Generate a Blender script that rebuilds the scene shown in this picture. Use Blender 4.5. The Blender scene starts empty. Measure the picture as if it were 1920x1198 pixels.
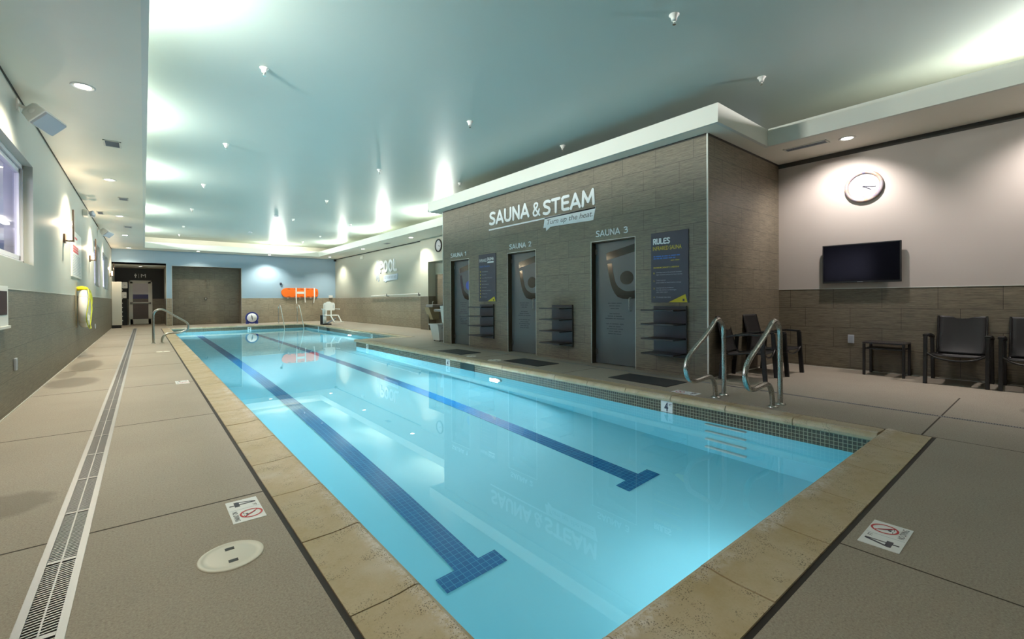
import bpy, bmesh, math, random
from mathutils import Vector, Matrix
R = math.radians
random.seed(4)
C = bpy.context.scene.collection
S = bpy.context.scene
PI = math.pi

# ---------------------------------------------------------------- camera
W0, H0 = 1920, 1198
FPX, YAW, PITCH, ROLL, CY, CAMZ = 847.2, R(39.1756), R(-0.2853), R(-0.3506), 565.35, 1.14
def cam_axes():
    right = Vector((math.cos(YAW), -math.sin(YAW), 0)); fwd = Vector((math.sin(YAW), math.cos(YAW), 0)); up = Vector((0, 0, 1))
    f = fwd*math.cos(PITCH) + up*math.sin(PITCH); z2 = -fwd*math.sin(PITCH) + up*math.cos(PITCH)
    r2 = right*math.cos(ROLL) + z2*math.sin(ROLL); u3 = -right*math.sin(ROLL) + z2*math.cos(ROLL)
    return r2, u3, f
cd = bpy.data.cameras.new('camera'); cam = bpy.data.objects.new('camera', cd); C.objects.link(cam)
cd.sensor_fit = 'HORIZONTAL'; cd.sensor_width = 36; cd.lens = FPX*36/W0
cd.shift_y = -(H0/2 - CY)/W0; cd.clip_start = 0.05; cd.clip_end = 200
ar, au, af = cam_axes()
cam.matrix_world = Matrix(((ar.x, au.x, -af.x, 0), (ar.y, au.y, -af.y, 0), (ar.z, au.z, -af.z, CAMZ), (0, 0, 0, 1)))
S.camera = cam

# ---------------------------------------------------------------- world, exposure, sampling quality
w = bpy.data.worlds.new('world'); S.world = w; w.use_nodes = True
w.node_tree.nodes['Background'].inputs[0].default_value = (.6, .65, .75, 1); w.node_tree.nodes['Background'].inputs[1].default_value = .3
S.view_settings.view_transform = 'Standard'; S.view_settings.look = 'None'; S.view_settings.gamma = 1
S.view_settings.use_curve_mapping = False; S.view_settings.exposure = 1.15
cy = S.cycles
cy.max_bounces = 10; cy.diffuse_bounces = 5; cy.glossy_bounces = 5; cy.transmission_bounces = 6; cy.transparent_max_bounces = 8
cy.caustics_reflective = False; cy.caustics_refractive = True; cy.sample_clamp_indirect = 2.0; cy.blur_glossy = 1.0
cy.use_denoising = True
try: cy.denoiser = 'OPENIMAGEDENOISE'
except Exception: pass

# ---------------------------------------------------------------- room numbers (metres)
XL, XF, XT, XR, YB = -1.075, 6.146, 8.623, 8.433, 26.21
YF, YF2 = 3.181, 10.425            # sauna block, near and far faces
ZT, ZS, ZF, ZC = 1.2755, 3.459, 3.711, 4.05
YN = -3.2                          # wall behind the camera
PX0, PX1, PY0, PYP, PX2, PY1 = .86, 4.70, .99, 13.0, 6.2, 23.83
ZWAT, ZFLOOR = -.19, -1.25

# ---------------------------------------------------------------- lights
def light(name, kind, loc, energy, col, size=.1, size_y=None, dirv=None, spot=None, blend=.6):
    l = bpy.data.lights.new(name, kind); l.energy = energy; l.color = col
    if kind == 'AREA':
        l.shape = 'RECTANGLE'; l.size = size; l.size_y = size_y or size
    else: l.shadow_soft_size = size
    if kind == 'SPOT': l.spot_size = R(spot); l.spot_blend = blend
    o = bpy.data.objects.new(name, l); C.objects.link(o); o.location = loc
    if dirv is not None: o.rotation_euler = Vector(dirv).to_track_quat('-Z', 'Y').to_euler()
    return o
WARM, NEUT, COOLW = (1, .90, .70), (1, .97, .84), (.93, .97, 1)
LAMPS_SOFFIT = [(-.49, y, e) for y, e in ((-2.9, 60), (1.9, 75), (6.69, 185), (11.5, 195), (16.2, 170), (20.75, 140), (25.55, 55))] + \
    [(7.97, 2.02, 78), (7.97, -.25, 85)] + [(7.72, 15.4, 150), (7.70, 20.1, 150), (7.73, 24.9, 120), (1.98, 25.5, 50), (4.95, 25.5, 150)]  # nearest left pair and nearer television lamp are out of view, added as fill
for x, y, e in LAMPS_SOFFIT:
    light('downlight_lamp', 'SPOT', (x, y, ZS - .035), e, (1, .92, .88) if x > 7.9 else WARM if x < 0 or y > 25 and x < 3 else NEUT, .05, dirv=(.32, .18 if y > 0 else 0, -1) if x > 7.9 else (0, 0, -1), spot=128, blend=.75)
light('downlight_lamp', 'SPOT', (-.1, 27.6, 2.76), 14, WARM, .05, dirv=(0, 0, -1), spot=120)
# uplights lying in the coves above the soffits; second left one added to brighten the ceiling
for x, y, e, d in [(-.6, 4.9, 105, (1, .1, .03)), (-.75, 9.0, 60, (1, 0, 0)), (-.6, 12.9, 75, (1, 0, .03)), (-.6, 18.3, 75, (1, 0, .03)), (-.6, 23.4, 55, (1, 0, .03)),
                   (7.85, 13.2, 95, (-1, 0, .05)), (7.85, 18.2, 95, (-1, 0, .05)), (7.85, 23.2, 60, (-1, 0, .05)), (5.4, 25.75, 35, (0, -1, .05)),
                   (8.2, -.4, 90, (-1, .1, .05))]:
    light('cove_lamp', 'AREA', (x, y, 3.80), e, (1, .96, .93) if x > 8 else (.98, 1, .90), .6, .08, dirv=d)
# lamps of the pool's own underwater lights in the walls below the waterline; near end one unseen, added as fill
POOL_LAMPS = [(PX1 - .02, 6.26, -.55, (-1, 0, 0), 140), (PX2 - .02, 17.6, -.5, (-1, 0, 0), 90),
              (PX0 + .06, 11.6, -.55, (1, 0, 0), 150), (PX0 + .06, 22.3, -.5, (1, 0, 0), 90), (2.8, PY0 + .06, -.75, (0, 1, 0), 4)]
for x, y, z, d, e in POOL_LAMPS:
    light('underwater_lamp', 'AREA', (x, y, z), e, (.86, .93, 1), .22, .22, dirv=d)
# daylight-white strip lamps of the gym beyond the windows
for y in (5, 10, 16, 22):
    light('gym_lamp', 'AREA', (-3.2, y, 3.3), 190, (.90, .88, 1), 1.2, .3, dirv=(0, 0, -1))

# ---------------------------------------------------------------- materials
def mat(name, col, rough=.5, metal=0, spec=.5, emit=None, estr=0, bump=None):
    m = bpy.data.materials.new(name); m.use_nodes = True; nt = m.node_tree; b = nt.nodes['Principled BSDF']
    b.inputs['Base Color'].default_value = (*col, 1); b.inputs['Roughness'].default_value = rough
    b.inputs['Metallic'].default_value = metal; b.inputs['Specular IOR Level'].default_value = spec
    if emit: b.inputs['Emission Color'].default_value = (*emit, 1); b.inputs['Emission Strength'].default_value = estr
    n = nt.nodes.new('ShaderNodeTexNoise'); n.inputs['Scale'].default_value = bump[0] if bump else 60
    tc = nt.nodes.new('ShaderNodeTexCoord'); nt.links.new(tc.outputs['Object'], n.inputs['Vector'])
    bp = nt.nodes.new('ShaderNodeBump'); bp.inputs['Strength'].default_value = bump[1] if bump else .02; bp.inputs['Distance'].default_value = .01
    nt.links.new(n.outputs['Fac'], bp.inputs['Height']); nt.links.new(bp.outputs[0], b.inputs['Normal'])
    return m
class NT:
    def __init__(s, name):
        s.m = bpy.data.materials.new(name); s.m.use_nodes = True; s.t = s.m.node_tree; s.b = s.t.nodes['Principled BSDF']
    def n(s, typ, **k):
        x = s.t.nodes.new(typ)
        for a, v in k.items(): setattr(x, a, v)
        return x
    def l(s, a, b): s.t.links.new(a, b)
    def math(s, op, a, b=None, c=None):
        x = s.n('ShaderNodeMath', operation=op)
        for i, v in enumerate((a, b, c)):
            if v is None: continue
            if isinstance(v, (int, float)): x.inputs[i].default_value = v
            else: s.l(v, x.inputs[i])
        return x.outputs[0]
    def mix(s, f, a, b):
        x = s.n('ShaderNodeMix', data_type='RGBA')
        for i, v in ((0, f), (6, a), (7, b)):
            if isinstance(v, (int, float)): x.inputs[i].default_value = v
            elif isinstance(v, tuple): x.inputs[i].default_value = (*v, 1)
            else: s.l(v, x.inputs[i])
        return x.outputs[2]
    def pos(s):
        g = s.n('ShaderNodeNewGeometry'); q = s.n('ShaderNodeSeparateXYZ'); s.l(g.outputs['Position'], q.inputs[0]); return g.outputs['Position'], q.outputs
    def comb(s, x, y, z=0):
        c = s.n('ShaderNodeCombineXYZ')
        for i, v in enumerate((x, y, z)):
            if isinstance(v, (int, float)): c.inputs[i].default_value = v
            else: s.l(v, c.inputs[i])
        return c.outputs[0]
    def noise(s, vec, scale, detail=2, rough=.5):
        x = s.n('ShaderNodeTexNoise'); x.inputs['Scale'].default_value = scale; x.inputs['Detail'].default_value = detail; x.inputs['Roughness'].default_value = rough
        s.l(vec, x.inputs['Vector']); return x.outputs['Fac']
    def ramp(s, f, a, b):
        x = s.n('ShaderNodeMapRange'); x.inputs[1].default_value = a; x.inputs[2].default_value = b; x.clamp = True; s.l(f, x.inputs[0]); return x.outputs[0]
    def bump(s, h, st, dist=.01):
        x = s.n('ShaderNodeBump'); x.inputs['Strength'].default_value = st; x.inputs['Distance'].default_value = dist; s.l(h, x.inputs['Height']); s.l(x.outputs[0], s.b.inputs['Normal'])
    def fin(s, col=None, rough=None, spec=None):
        if col is not None: s.l(col, s.b.inputs['Base Color'])
        if rough is not None:
            if isinstance(rough, (int, float)): s.b.inputs['Roughness'].default_value = rough
            else: s.l(rough, s.b.inputs['Roughness'])
        if spec is not None: s.b.inputs['Specular IOR Level'].default_value = spec
        return s.m
def brick(t, u, v, bw, rh, off, mort, c1, c2, cm, sq=1, bias=0):
    b = t.n('ShaderNodeTexBrick'); b.offset = off; b.squash = 1; b.inputs['Scale'].default_value = 1
    b.inputs['Brick Width'].default_value = bw; b.inputs['Row Height'].default_value = rh; b.inputs['Mortar Size'].default_value = mort
    b.inputs['Mortar Smooth'].default_value = .1; b.inputs['Bias'].default_value = bias
    b.inputs['Color1'].default_value = (*c1, 1); b.inputs['Color2'].default_value = (*c2, 1); b.inputs['Mortar'].default_value = (*cm, 1)
    t.l(t.comb(u, v, 0), b.inputs['Vector']); return b.outputs['Color'], b.outputs['Fac']
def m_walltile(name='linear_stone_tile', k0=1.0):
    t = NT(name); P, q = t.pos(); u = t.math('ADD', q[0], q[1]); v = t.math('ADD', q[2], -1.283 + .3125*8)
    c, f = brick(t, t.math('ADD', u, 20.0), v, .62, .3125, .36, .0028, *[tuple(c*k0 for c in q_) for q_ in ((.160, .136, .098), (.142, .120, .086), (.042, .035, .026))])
    st = t.noise(t.comb(t.math('MULTIPLY', u, 4), t.math('MULTIPLY', v, 75), 0), 1, 3, .6)
    st2 = t.noise(t.comb(t.math('MULTIPLY', u, 14), t.math('MULTIPLY', v, 230), 3), 1, 3, .6)
    k = t.math('ADD', t.math('MULTIPLY', st, 1.0), t.math('MULTIPLY', st2, .8))
    k = t.ramp(k, .55, 1.25); cc = t.mix(t.math('MULTIPLY', k, 1.0), (.42, .42, .42), (1.75, 1.75, 1.75))
    mx = t.n('ShaderNodeMix', data_type='RGBA', blend_type='MULTIPLY'); mx.inputs[0].default_value = 1; t.l(c, mx.inputs[6]); t.l(cc, mx.inputs[7])
    t.bump(t.math('SUBTRACT', k, f), .12, .003)
    return t.fin(mx.outputs[2], .42, .45)
def m_paint(name, col, rough=.55, spec=.35, var=.04):
    t = NT(name); P, q = t.pos(); n = t.noise(P, 1.3, 3)
    k = t.mix(n, tuple(c*(1 - var) for c in col), tuple(c*(1 + var) for c in col))
    t.bump(t.noise(P, 220, 2), .05, .002); return t.fin(k, rough, spec)
def m_deck():
    t = NT('textured_pool_deck'); P, q = t.pos()
    big = t.noise(P, .9, 4, .6); fine = t.noise(P, 120, 4, .75); mid = t.noise(P, 14, 3, .6)
    c = t.mix(t.ramp(big, .3, .75), (.272, .224, .178), (.335, .284, .228))
    c = t.mix(t.math('MULTIPLY', t.ramp(fine, .42, .62), .5), c, (.50, .46, .37)); dk = t.noise(P, 90, 3, .7); c = t.mix(t.math('MULTIPLY', t.ramp(dk, .55, .7), .5), c, (.10, .08, .06))
    c = t.mix(t.math('MULTIPLY', t.ramp(mid, .62, .85), .3), c, (.17, .14, .10))
    # damp patches with a shape of their own
    for (x, y, rx, ry, s) in ((-.80, 11.1, .22, 1.0, .7), (-.80, 8.9, .3, .55, .75), (-.62, 3.75, .22, .22, .55), (-.95, 9.9, .12, .5, .5), (-.95, 12.9, .15, .5, .5), (4.95, 12.1, .3, .15, .4), (6.8, .2, .2, .1, .5)):
        dx = t.math('DIVIDE', t.math('SUBTRACT', q[0], x), rx); dy = t.math('DIVIDE', t.math('SUBTRACT', q[1], y), ry)
        d = t.math('ADD', t.math('MULTIPLY', dx, dx), t.math('MULTIPLY', dy, dy))
        d = t.math('ADD', d, t.math('MULTIPLY', mid, .8))
        k = t.math('MULTIPLY', t.math('SUBTRACT', 1, t.ramp(d, 1.0, 1.5)), s)
        c = t.mix(k, c, (.13, .105, .075))
    rough = t.math('ADD', .42, t.math('MULTIPLY', fine, .25))
    t.bump(fine, .6, .006); return t.fin(c, rough, .5)
def m_coping():
    t = NT('cast_stone_coping'); P, q = t.pos()
    n = t.noise(P, 3.2, 5, .65); f = t.noise(P, 90, 3, .6)
    c = t.mix(t.ramp(n, .35, .65), (.44, .335, .18), (.55, .455, .315)); c = t.mix(t.math('MULTIPLY', f, .5), c, (.34, .26, .15))
    ef = t.noise(P, 1.7, 3, .6); c = t.mix(t.math('MULTIPLY', t.ramp(ef, .56, .7), .45), c, (.62, .57, .50))
    lip = t.ramp(q[2], .006, .011); c = t.mix(t.math('MULTIPLY', t.math('MULTIPLY', lip, t.ramp(ef, .42, .6)), t.ramp(t.noise(P, 45, 4, .7), .38, .6)), c, (.66, .61, .56))
    v = t.n('ShaderNodeTexVoronoi'); v.inputs['Scale'].default_value = 130; t.l(P, v.inputs['Vector'])
    pit = t.math('MULTIPLY', t.math('LESS_THAN', v.outputs['Distance'], .34), t.ramp(t.math('ADD', t.noise(P, 6.5, 5, .8), t.math('MULTIPLY', lip, .06)), .50, .60))
    c = t.mix(t.math('MULTIPLY', pit, .8), c, (.07, .05, .03))
    t.bump(t.math('SUBTRACT', t.math('ADD', n, t.math('MULTIPLY', f, .3)), pit), .4, .006); return t.fin(c, t.math('ADD', .38, t.math('MULTIPLY', f, .2)), .5)
def m_mosaic():
    t = NT('waterline_mosaic'); P, q = t.pos(); u = t.math('ADD', q[0], q[1])
    c, f = brick(t, u, t.math('ADD', q[2], 5), .034, .034, 0, .0028, (.050, .042, .028), (.085, .068, .042), (.34, .31, .21), bias=-.1)
    t.bump(t.math('SUBTRACT', 1, f), .2, .003); return t.fin(c, .2, .6)
def m_lane():
    t = NT('blue_lane_tile'); P, q = t.pos()
    c, f = brick(t, q[0], t.math('ADD', q[1], 5), .049, .049, 0, .0022, (.003, .105, .27), (.005, .135, .32), (.07, .32, .50))
    return t.fin(c, .3, .5)
def m_plaster():
    t = NT('pale_blue_pool_plaster'); P, q = t.pos(); n = t.noise(P, 2.2, 4, .6)
    c = t.mix(n, (.28, .73, .83), (.32, .76, .86)); return t.fin(c, .7, .2)
def m_water():
    t = NT('still_pool_water'); t.t.nodes.remove(t.b); out = [n for n in t.t.nodes if n.type == 'OUTPUT_MATERIAL'][0]
    g = t.n('ShaderNodeBsdfGlass'); g.inputs['IOR'].default_value = 1.333; g.inputs['Roughness'].default_value = 0; g.inputs['Color'].default_value = (.93, .99, 1, 1)
    P, q = t.pos(); b = t.n('ShaderNodeBump'); b.inputs['Strength'].default_value = .012; b.inputs['Distance'].default_value = .02
    t.l(t.noise(P, 1.3, 2), b.inputs['Height']); t.l(b.outputs[0], g.inputs['Normal']); t.l(g.outputs[0], out.inputs[0]); return t.m
def m_frost():
    t = NT('frosted_glass_film'); P, q = t.pos(); n = t.noise(P, 3, 2)
    return t.fin(t.mix(n, (.078, .088, .092), (.09, .10, .105)), .28, .6)
def m_steel(name, col, rough):
    t = NT(name); P, q = t.pos(); n = t.noise(P, 150, 2); t.b.inputs['Metallic'].default_value = 1
    t.b.inputs['Base Color'].default_value = (*col, 1); t.l(t.math('ADD', rough, t.math('MULTIPLY', n, .08)), t.b.inputs['Roughness']); return t.m
def m_sling():
    t = NT('dark_woven_sling'); tc = t.n('ShaderNodeTexCoord'); wv = t.n('ShaderNodeTexWave'); wv.inputs['Scale'].default_value = 120; t.l(tc.outputs['Object'], wv.inputs['Vector'])
    c = t.mix(wv.outputs['Fac'], (.010, .009, .010), (.018, .016, .017)); t.bump(wv.outputs['Fac'], .1, .002); return t.fin(c, .5, .5)
def m_glass():
    t = NT('window_glass'); t.t.nodes.remove(t.b); out = [n for n in t.t.nodes if n.type == 'OUTPUT_MATERIAL'][0]
    tr = t.n('ShaderNodeBsdfTransparent'); tr.inputs[0].default_value = (.93, .95, 1, 1); gl = t.n('ShaderNodeBsdfGlossy'); gl.inputs['Roughness'].default_value = .02
    fr = t.n('ShaderNodeFresnel'); fr.inputs[0].default_value = 1.5; mx = t.n('ShaderNodeMixShader')
    t.l(fr.outputs[0], mx.inputs[0]); t.l(tr.outputs[0], mx.inputs[1]); t.l(gl.outputs[0], mx.inputs[2]); t.l(mx.outputs[0], out.inputs[0]); return t.m
def m_clockrim():
    t = NT('mottled_clock_rim'); tc = t.n('ShaderNodeTexCoord'); n = t.n('ShaderNodeTexVoronoi'); n.inputs['Scale'].default_value = 14; t.l(tc.outputs['Object'], n.inputs['Vector'])
    h = t.n('ShaderNodeSeparateColor'); t.l(n.outputs['Color'], h.inputs[0])
    c = t.mix(h.outputs[0], (.32, .19, .11), (.16, .15, .24)); c = t.mix(t.math('MULTIPLY', h.outputs[1], .5), c, (.42, .38, .33)); return t.fin(c, .35, .5)
M = dict(tile=m_walltile(), tile_lit=m_walltile('linear_tile_lit', 1.9), deck=m_deck(), coping=m_coping(), mosaic=m_mosaic(), lane=m_lane(), plaster=m_plaster(), water=m_water(),  # second tile: same stone, the far walls' brighter light put into its colour
    wall_l=m_paint('sage_grey_paint', (.43, .44, .39)), wall_t=m_paint('taupe_paint', (.47, .42, .385)), wall_r=m_paint('pale_sage_paint', (.46, .46, .38)),
    blue=m_paint('light_blue_paint', (.30, .42, .52)), dark=m_paint('charcoal_paint', (.022, .026, .028)), white_p=m_paint('white_paint', (.72, .73, .68)),
    soffit=m_paint('soffit_paint', (.86, .82, .71), .5), fascia=m_paint('fascia_paint', (.74, .75, .69), .5),
    ceil=m_paint('satin_ceiling_paint', (.49, .57, .53), .36, .5, .02), gym=m_paint('lilac_white_paint', (.60, .60, .72)),
    trim=mat('pale_metal_trim', (.72, .72, .66), .35, .3), gap=mat('black_sealant', (.022, .018, .015), .7), reveal=mat('shadow_reveal', (.06, .056, .05), .8),
    frost=m_frost(), film=mat('dark_clear_glass', (.016, .015, .013), .10, 0, .6), bluef=mat('blue_glow_glass', (.05, .09, .38), .2), steel=m_steel('brushed_steel', (.46, .46, .43), .24),
    chrome=m_steel('chrome', (.75, .75, .73), .13), alu=m_steel('aluminium', (.33, .34, .35), .40), dsteel=m_steel('dark_steel', (.16, .16, .16), .3),
    sling=m_sling(), frame=mat('espresso_metal', (.009, .008, .008), .42), black=mat('black_plastic', (.012, .012, .013), .45), rub=mat('black_rubber_mat', (.020, .021, .023), .75, bump=(300, .4)),
    shelf=mat('black_shelf_laminate', (.018, .018, .022), .4), shelfb=mat('charcoal_panel', (.045, .045, .062), .28), screen=mat('black_screen', (.003, .003, .006),   .10, 0, .10),
    white=mat('white_plastic', (.78, .78, .74), .4), cream=mat('cream_plastic', (.70, .68, .60), .45), grey=mat('grey_plastic', (.42, .45, .50), .5), sign=mat('white_vinyl', (.85, .87, .88), .5),
    navy=mat('navy_panel', (.022, .028, .048), .4), yellow=mat('yellow_print', (.62, .50, .02), .5), lblue=mat('blue_print', (.03, .13, .42), .5), tgrey=mat('grey_print', (.36, .39, .45), .5),
    red=mat('red_print', (.55, .04, .05), .5), ink=mat('dark_ink', (.035, .035, .055), .5), orange=mat('orange_plastic', (.90, .16, .01), .4), ylw=mat('yellow_plastic', (.85, .68, .01), .4),
    rope=mat('yellow_rope', (.70, .72, .08), .7), pblue=mat('blue_plastic', (.03, .045, .26), .35), winf=mat('white_window_frame', (.70, .69, .74), .35), glass=m_glass(),
    bronze=m_steel('bronze', (.20, .14, .10), .35), lens=mat('lamp_lens', (.9, .9, .9), .3, emit=(1, .94, .86), estr=9), bulb=mat('sconce_tube', (.9, .9, .9), .3, emit=(1, .72, .45), estr=14),
    plens=mat('pool_lamp_lens', (.9, .9, .9), .2, emit=(.82, .92, 1), estr=14), tube=mat('gym_tube', (.9, .9, .9), .3, emit=(1, .9, .7), estr=3), rim=m_clockrim(), dial=mat('clock_dial', (.50, .50, .52), .5), grey2=mat('grey_numerals', (.16, .16, .18), .5),
    greenp=mat('green_skimmer', (.01, .03, .03), .5), print_g=mat('figure_print', (.33, .36, .40), .5), taupe=mat('beige_panel', (.36, .32, .21), .5), ink2=mat('door_ink', (.02, .025, .03), .5))

# ---------------------------------------------------------------- mesh helpers
OFF = {}
class MB:
    def __init__(s): s.v = []; s.f = []; s.m = []; s.sm = []
    def add(s, vs, fs, mi=0, smooth=False):
        b = len(s.v); s.v += [tuple(v) for v in vs]; s.f += [tuple(i + b for i in f) for f in fs]; s.m += [mi]*len(fs); s.sm += [smooth]*len(fs); return s
    def box(s, x0, x1, y0, y1, z0, z1, mi=0):
        return s.add([(x0, y0, z0), (x1, y0, z0), (x1, y1, z0), (x0, y1, z0), (x0, y0, z1), (x1, y0, z1), (x1, y1, z1), (x0, y1, z1)],
                     [(3, 2, 1, 0), (4, 5, 6, 7), (0, 1, 5, 4), (1, 2, 6, 5), (2, 3, 7, 6), (3, 0, 4, 7)], mi)
    def obox(s, c, ax, ay, az, hx, hy, hz, mi=0):
        c, ax, ay, az = Vector(c), Vector(ax).normalized(), Vector(ay).normalized(), Vector(az).normalized()
        vs = [c + ax*(i*hx) + ay*(j*hy) + az*(k*hz) for k in (-1, 1) for i, j in ((-1, -1), (1, -1), (1, 1), (-1, 1))]
        return s.add(vs, [(3, 2, 1, 0), (4, 5, 6, 7), (0, 1, 5, 4), (1, 2, 6, 5), (2, 3, 7, 6), (3, 0, 4, 7)], mi)
    def bar(s, a, b, wd, th, mi=0, up=(0, 0, 1)):
        a, b = Vector(a), Vector(b); d = (b - a); L = d.length; d.normalize(); u = Vector(up)
        if abs(d.dot(u)) > .98: u = Vector((0, 1, 0))
        sd = d.cross(u).normalized(); u2 = sd.cross(d); return s.obox((a + b)/2, d, sd, u2, L/2, wd/2, th/2, mi)
    def quad(s, a, b, c, d, mi=0): return s.add([a, b, c, d], [(0, 1, 2, 3)], mi)
    def tube(s, pts, r, n=10, mi=0, cap=True, closed=False, rs=None):
        pts = [Vector(p) for p in pts]; N = len(pts); vs = []; prev = None
        for i, p in enumerate(pts):
            if closed: t = (pts[(i + 1) % N] - pts[i - 1]).normalized()
            else: t = (pts[min(i + 1, N - 1)] - pts[max(i - 1, 0)]).normalized()
            if prev is None:
                a = Vector((0, 0, 1)) if abs(t.z) < .9 else Vector((1, 0, 0)); nrm = t.cross(a).normalized()
            else:
                nrm = prev - t*prev.dot(t); nrm.normalize()
            prev = nrm; bn = t.cross(nrm); rr = rs[i] if rs else r
            vs += [p + nrm*(rr*math.cos(2*PI*k/n)) + bn*(rr*math.sin(2*PI*k/n)) for k in range(n)]
        fs = []
        for i in range(N if closed else N - 1):
            j = (i + 1) % N
            fs += [(i*n + k, i*n + (k + 1) % n, j*n + (k + 1) % n, j*n + k) for k in range(n)]
        s.add(vs, fs, mi, True)
        if cap and not closed: s.add([vs[k] for k in range(n)], [tuple(range(n))[::-1]], mi); s.add(vs[-n:], [tuple(range(n))], mi)
        return s
    def lathe(s, c, axis, prof, n=28, mi=0, smooth=True):
        # prof: (radius, height along the axis)
        c = Vector(c); az = Vector(axis).normalized(); a = Vector((0, 0, 1)) if abs(az.z) < .9 else Vector((1, 0, 0)); ax = az.cross(a).normalized(); ay = az.cross(ax)
        vs = []
        for r, h in prof: vs += [c + az*h + ax*(r*math.cos(2*PI*k/n)) + ay*(r*math.sin(2*PI*k/n)) for k in range(n)]
        fs = []
        for i in range(len(prof) - 1): fs += [(i*n + k, i*n + (k + 1) % n, (i + 1)*n + (k + 1) % n, (i + 1)*n + k) for k in range(n)]
        s.add(vs, fs, mi, smooth)
        if prof[-1][0] > 1e-5: s.add(vs[-n:], [tuple(range(n))], mi)
        if prof[0][0] > 1e-5: s.add(vs[:n], [tuple(range(n))[::-1]], mi)
        return s
    def prism(s, poly, o, ux, uy, depth, mi=0):
        # polygon in the plane (ux, uy) from o, extruded along the normal ux x uy
        o, ux, uy = Vector(o), Vector(ux), Vector(uy); nz = ux.cross(uy).normalized(); n = len(poly)
        a = [o + ux*p[0] + uy*p[1] for p in poly]; b = [p + nz*depth for p in a]
        return s.add(a + b, [tuple(range(n))[::-1], tuple(range(n, 2*n))] + [(i, (i + 1) % n, n + (i + 1) % n, n + i) for i in range(n)], mi)
    def build(s, name, mats, parent=None, origin=None, label=None, cat=None, group=None, kind=None):
        if not isinstance(mats, (list, tuple)): mats = [mats]
        if parent is not None: off = OFF.get(parent.name, Vector((0, 0, 0)))
        elif origin is not None: off = Vector(origin)
        elif kind == 'structure': off = Vector((0, 0, 0))
        else:
            xs, ys, zs = zip(*s.v); off = Vector(((min(xs) + max(xs))/2, (min(ys) + max(ys))/2, min(zs)))
        me = bpy.data.meshes.new(name); me.from_pydata([tuple(Vector(v) - off) for v in s.v], [], s.f)
        for x in mats: me.materials.append(x)
        me.polygons.foreach_set('material_index', s.m); me.polygons.foreach_set('use_smooth', s.sm); me.update()
        bm = bmesh.new(); bm.from_mesh(me); bmesh.ops.recalc_face_normals(bm, faces=bm.faces) if not getattr(s, 'keep', False) else None; bm.to_mesh(me); bm.free()
        o = bpy.data.objects.new(name, me); C.objects.link(o)
        if parent is not None: o.parent = parent; OFF[o.name] = off
        else: o.location = off; OFF[o.name] = off
        tag(o, label, cat, group, kind); return o
def tag(o, label=None, cat=None, group=None, kind=None):
    if label: o['label'] = label
    if cat: o['category'] = cat
    if group: o['group'] = group
    if kind: o['kind'] = kind
    return o
def thing(name, loc, label, cat, group=None):
    o = bpy.data.objects.new(name, None); C.objects.link(o); o.location = loc; o.empty_display_size = .1; OFF[o.name] = Vector(loc); return tag(o, label, cat, group)
def struct(name, mb, mats, parent=None): return mb.build(name, mats, parent, kind=None if parent else 'structure')
def copy_tree(o, loc, rot=None, label=None, group=None, parent=None):
    c = o.copy(); C.objects.link(c)
    if parent is None:
        c.location = loc
        if rot is not None: c.rotation_euler = (0, 0, rot)
        if label: c['label'] = label
        if group: c['group'] = group
    else: c.parent = parent
    for ch in [q for q in C.objects if q.parent == o]: copy_tree(ch, None, parent=c)
    return c
_tc = {}
def text_geo(txt, bold=0.0, shear=0.0, res=3):
    k = (txt, bold, shear)
    if k in _tc: return _tc[k]
    cu = bpy.data.curves.new('t', 'FONT'); cu.body = txt; cu.size = 1; cu.offset = bold; cu.shear = shear; cu.resolution_u = res; cu.fill_mode = 'BOTH'; cu.extrude = 0
    ob = bpy.data.objects.new('t', cu); C.objects.link(ob); bpy.context.view_layer.update()
    me = bpy.data.meshes.new_from_object(ob.evaluated_get(bpy.context.evaluated_depsgraph_get()))
    vs = [(v.co.x, v.co.y) for v in me.vertices]; fs = [tuple(p.vertices) for p in me.polygons]
    bpy.data.objects.remove(ob); bpy.data.curves.remove(cu); bpy.data.meshes.remove(me)
    xs = [v[0] for v in vs]; ys = [v[1] for v in vs]; x0, x1, y0, y1 = min(xs), max(xs), min(ys), max(ys)
    _tc[k] = ([((x - x0), (y - y0)) for x, y in vs], fs, x1 - x0, y1 - y0); return _tc[k]
def letters(mb, txt, o, ux, uy, w, h, bold=0, shear=0, depth=.004, mi=0):
    """text fitted to w x h with its lower left corner at o"""
    vs, fs, tw, th = text_geo(txt, bold, shear); o, ux, uy = Vector(o), Vector(ux).normalized(), Vector(uy).normalized(); nz = ux.cross(uy)
    if h is None: h = th*w/tw
    if w is None: w = tw*h/th
    a = [o + ux*(x*w/tw) + uy*(y*h/th) + nz*depth for x, y in vs]; mb.add(a, fs, mi); n = len(a)
    # side walls along boundary edges
    ed = {}
    for f in fs:
        for i in range(len(f)):
            e = (f[i], f[(i + 1) % len(f)]); ed[e] = 1
    bnd = [e for e in ed if (e[1], e[0]) not in ed]
    if depth > .0025:
        b = [p - nz*depth for p in a]; mb.add(a + b, [(e[1], e[0], e[0] + n, e[1] + n) for e in bnd], mi)
    mb.keep = True; return mb
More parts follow.
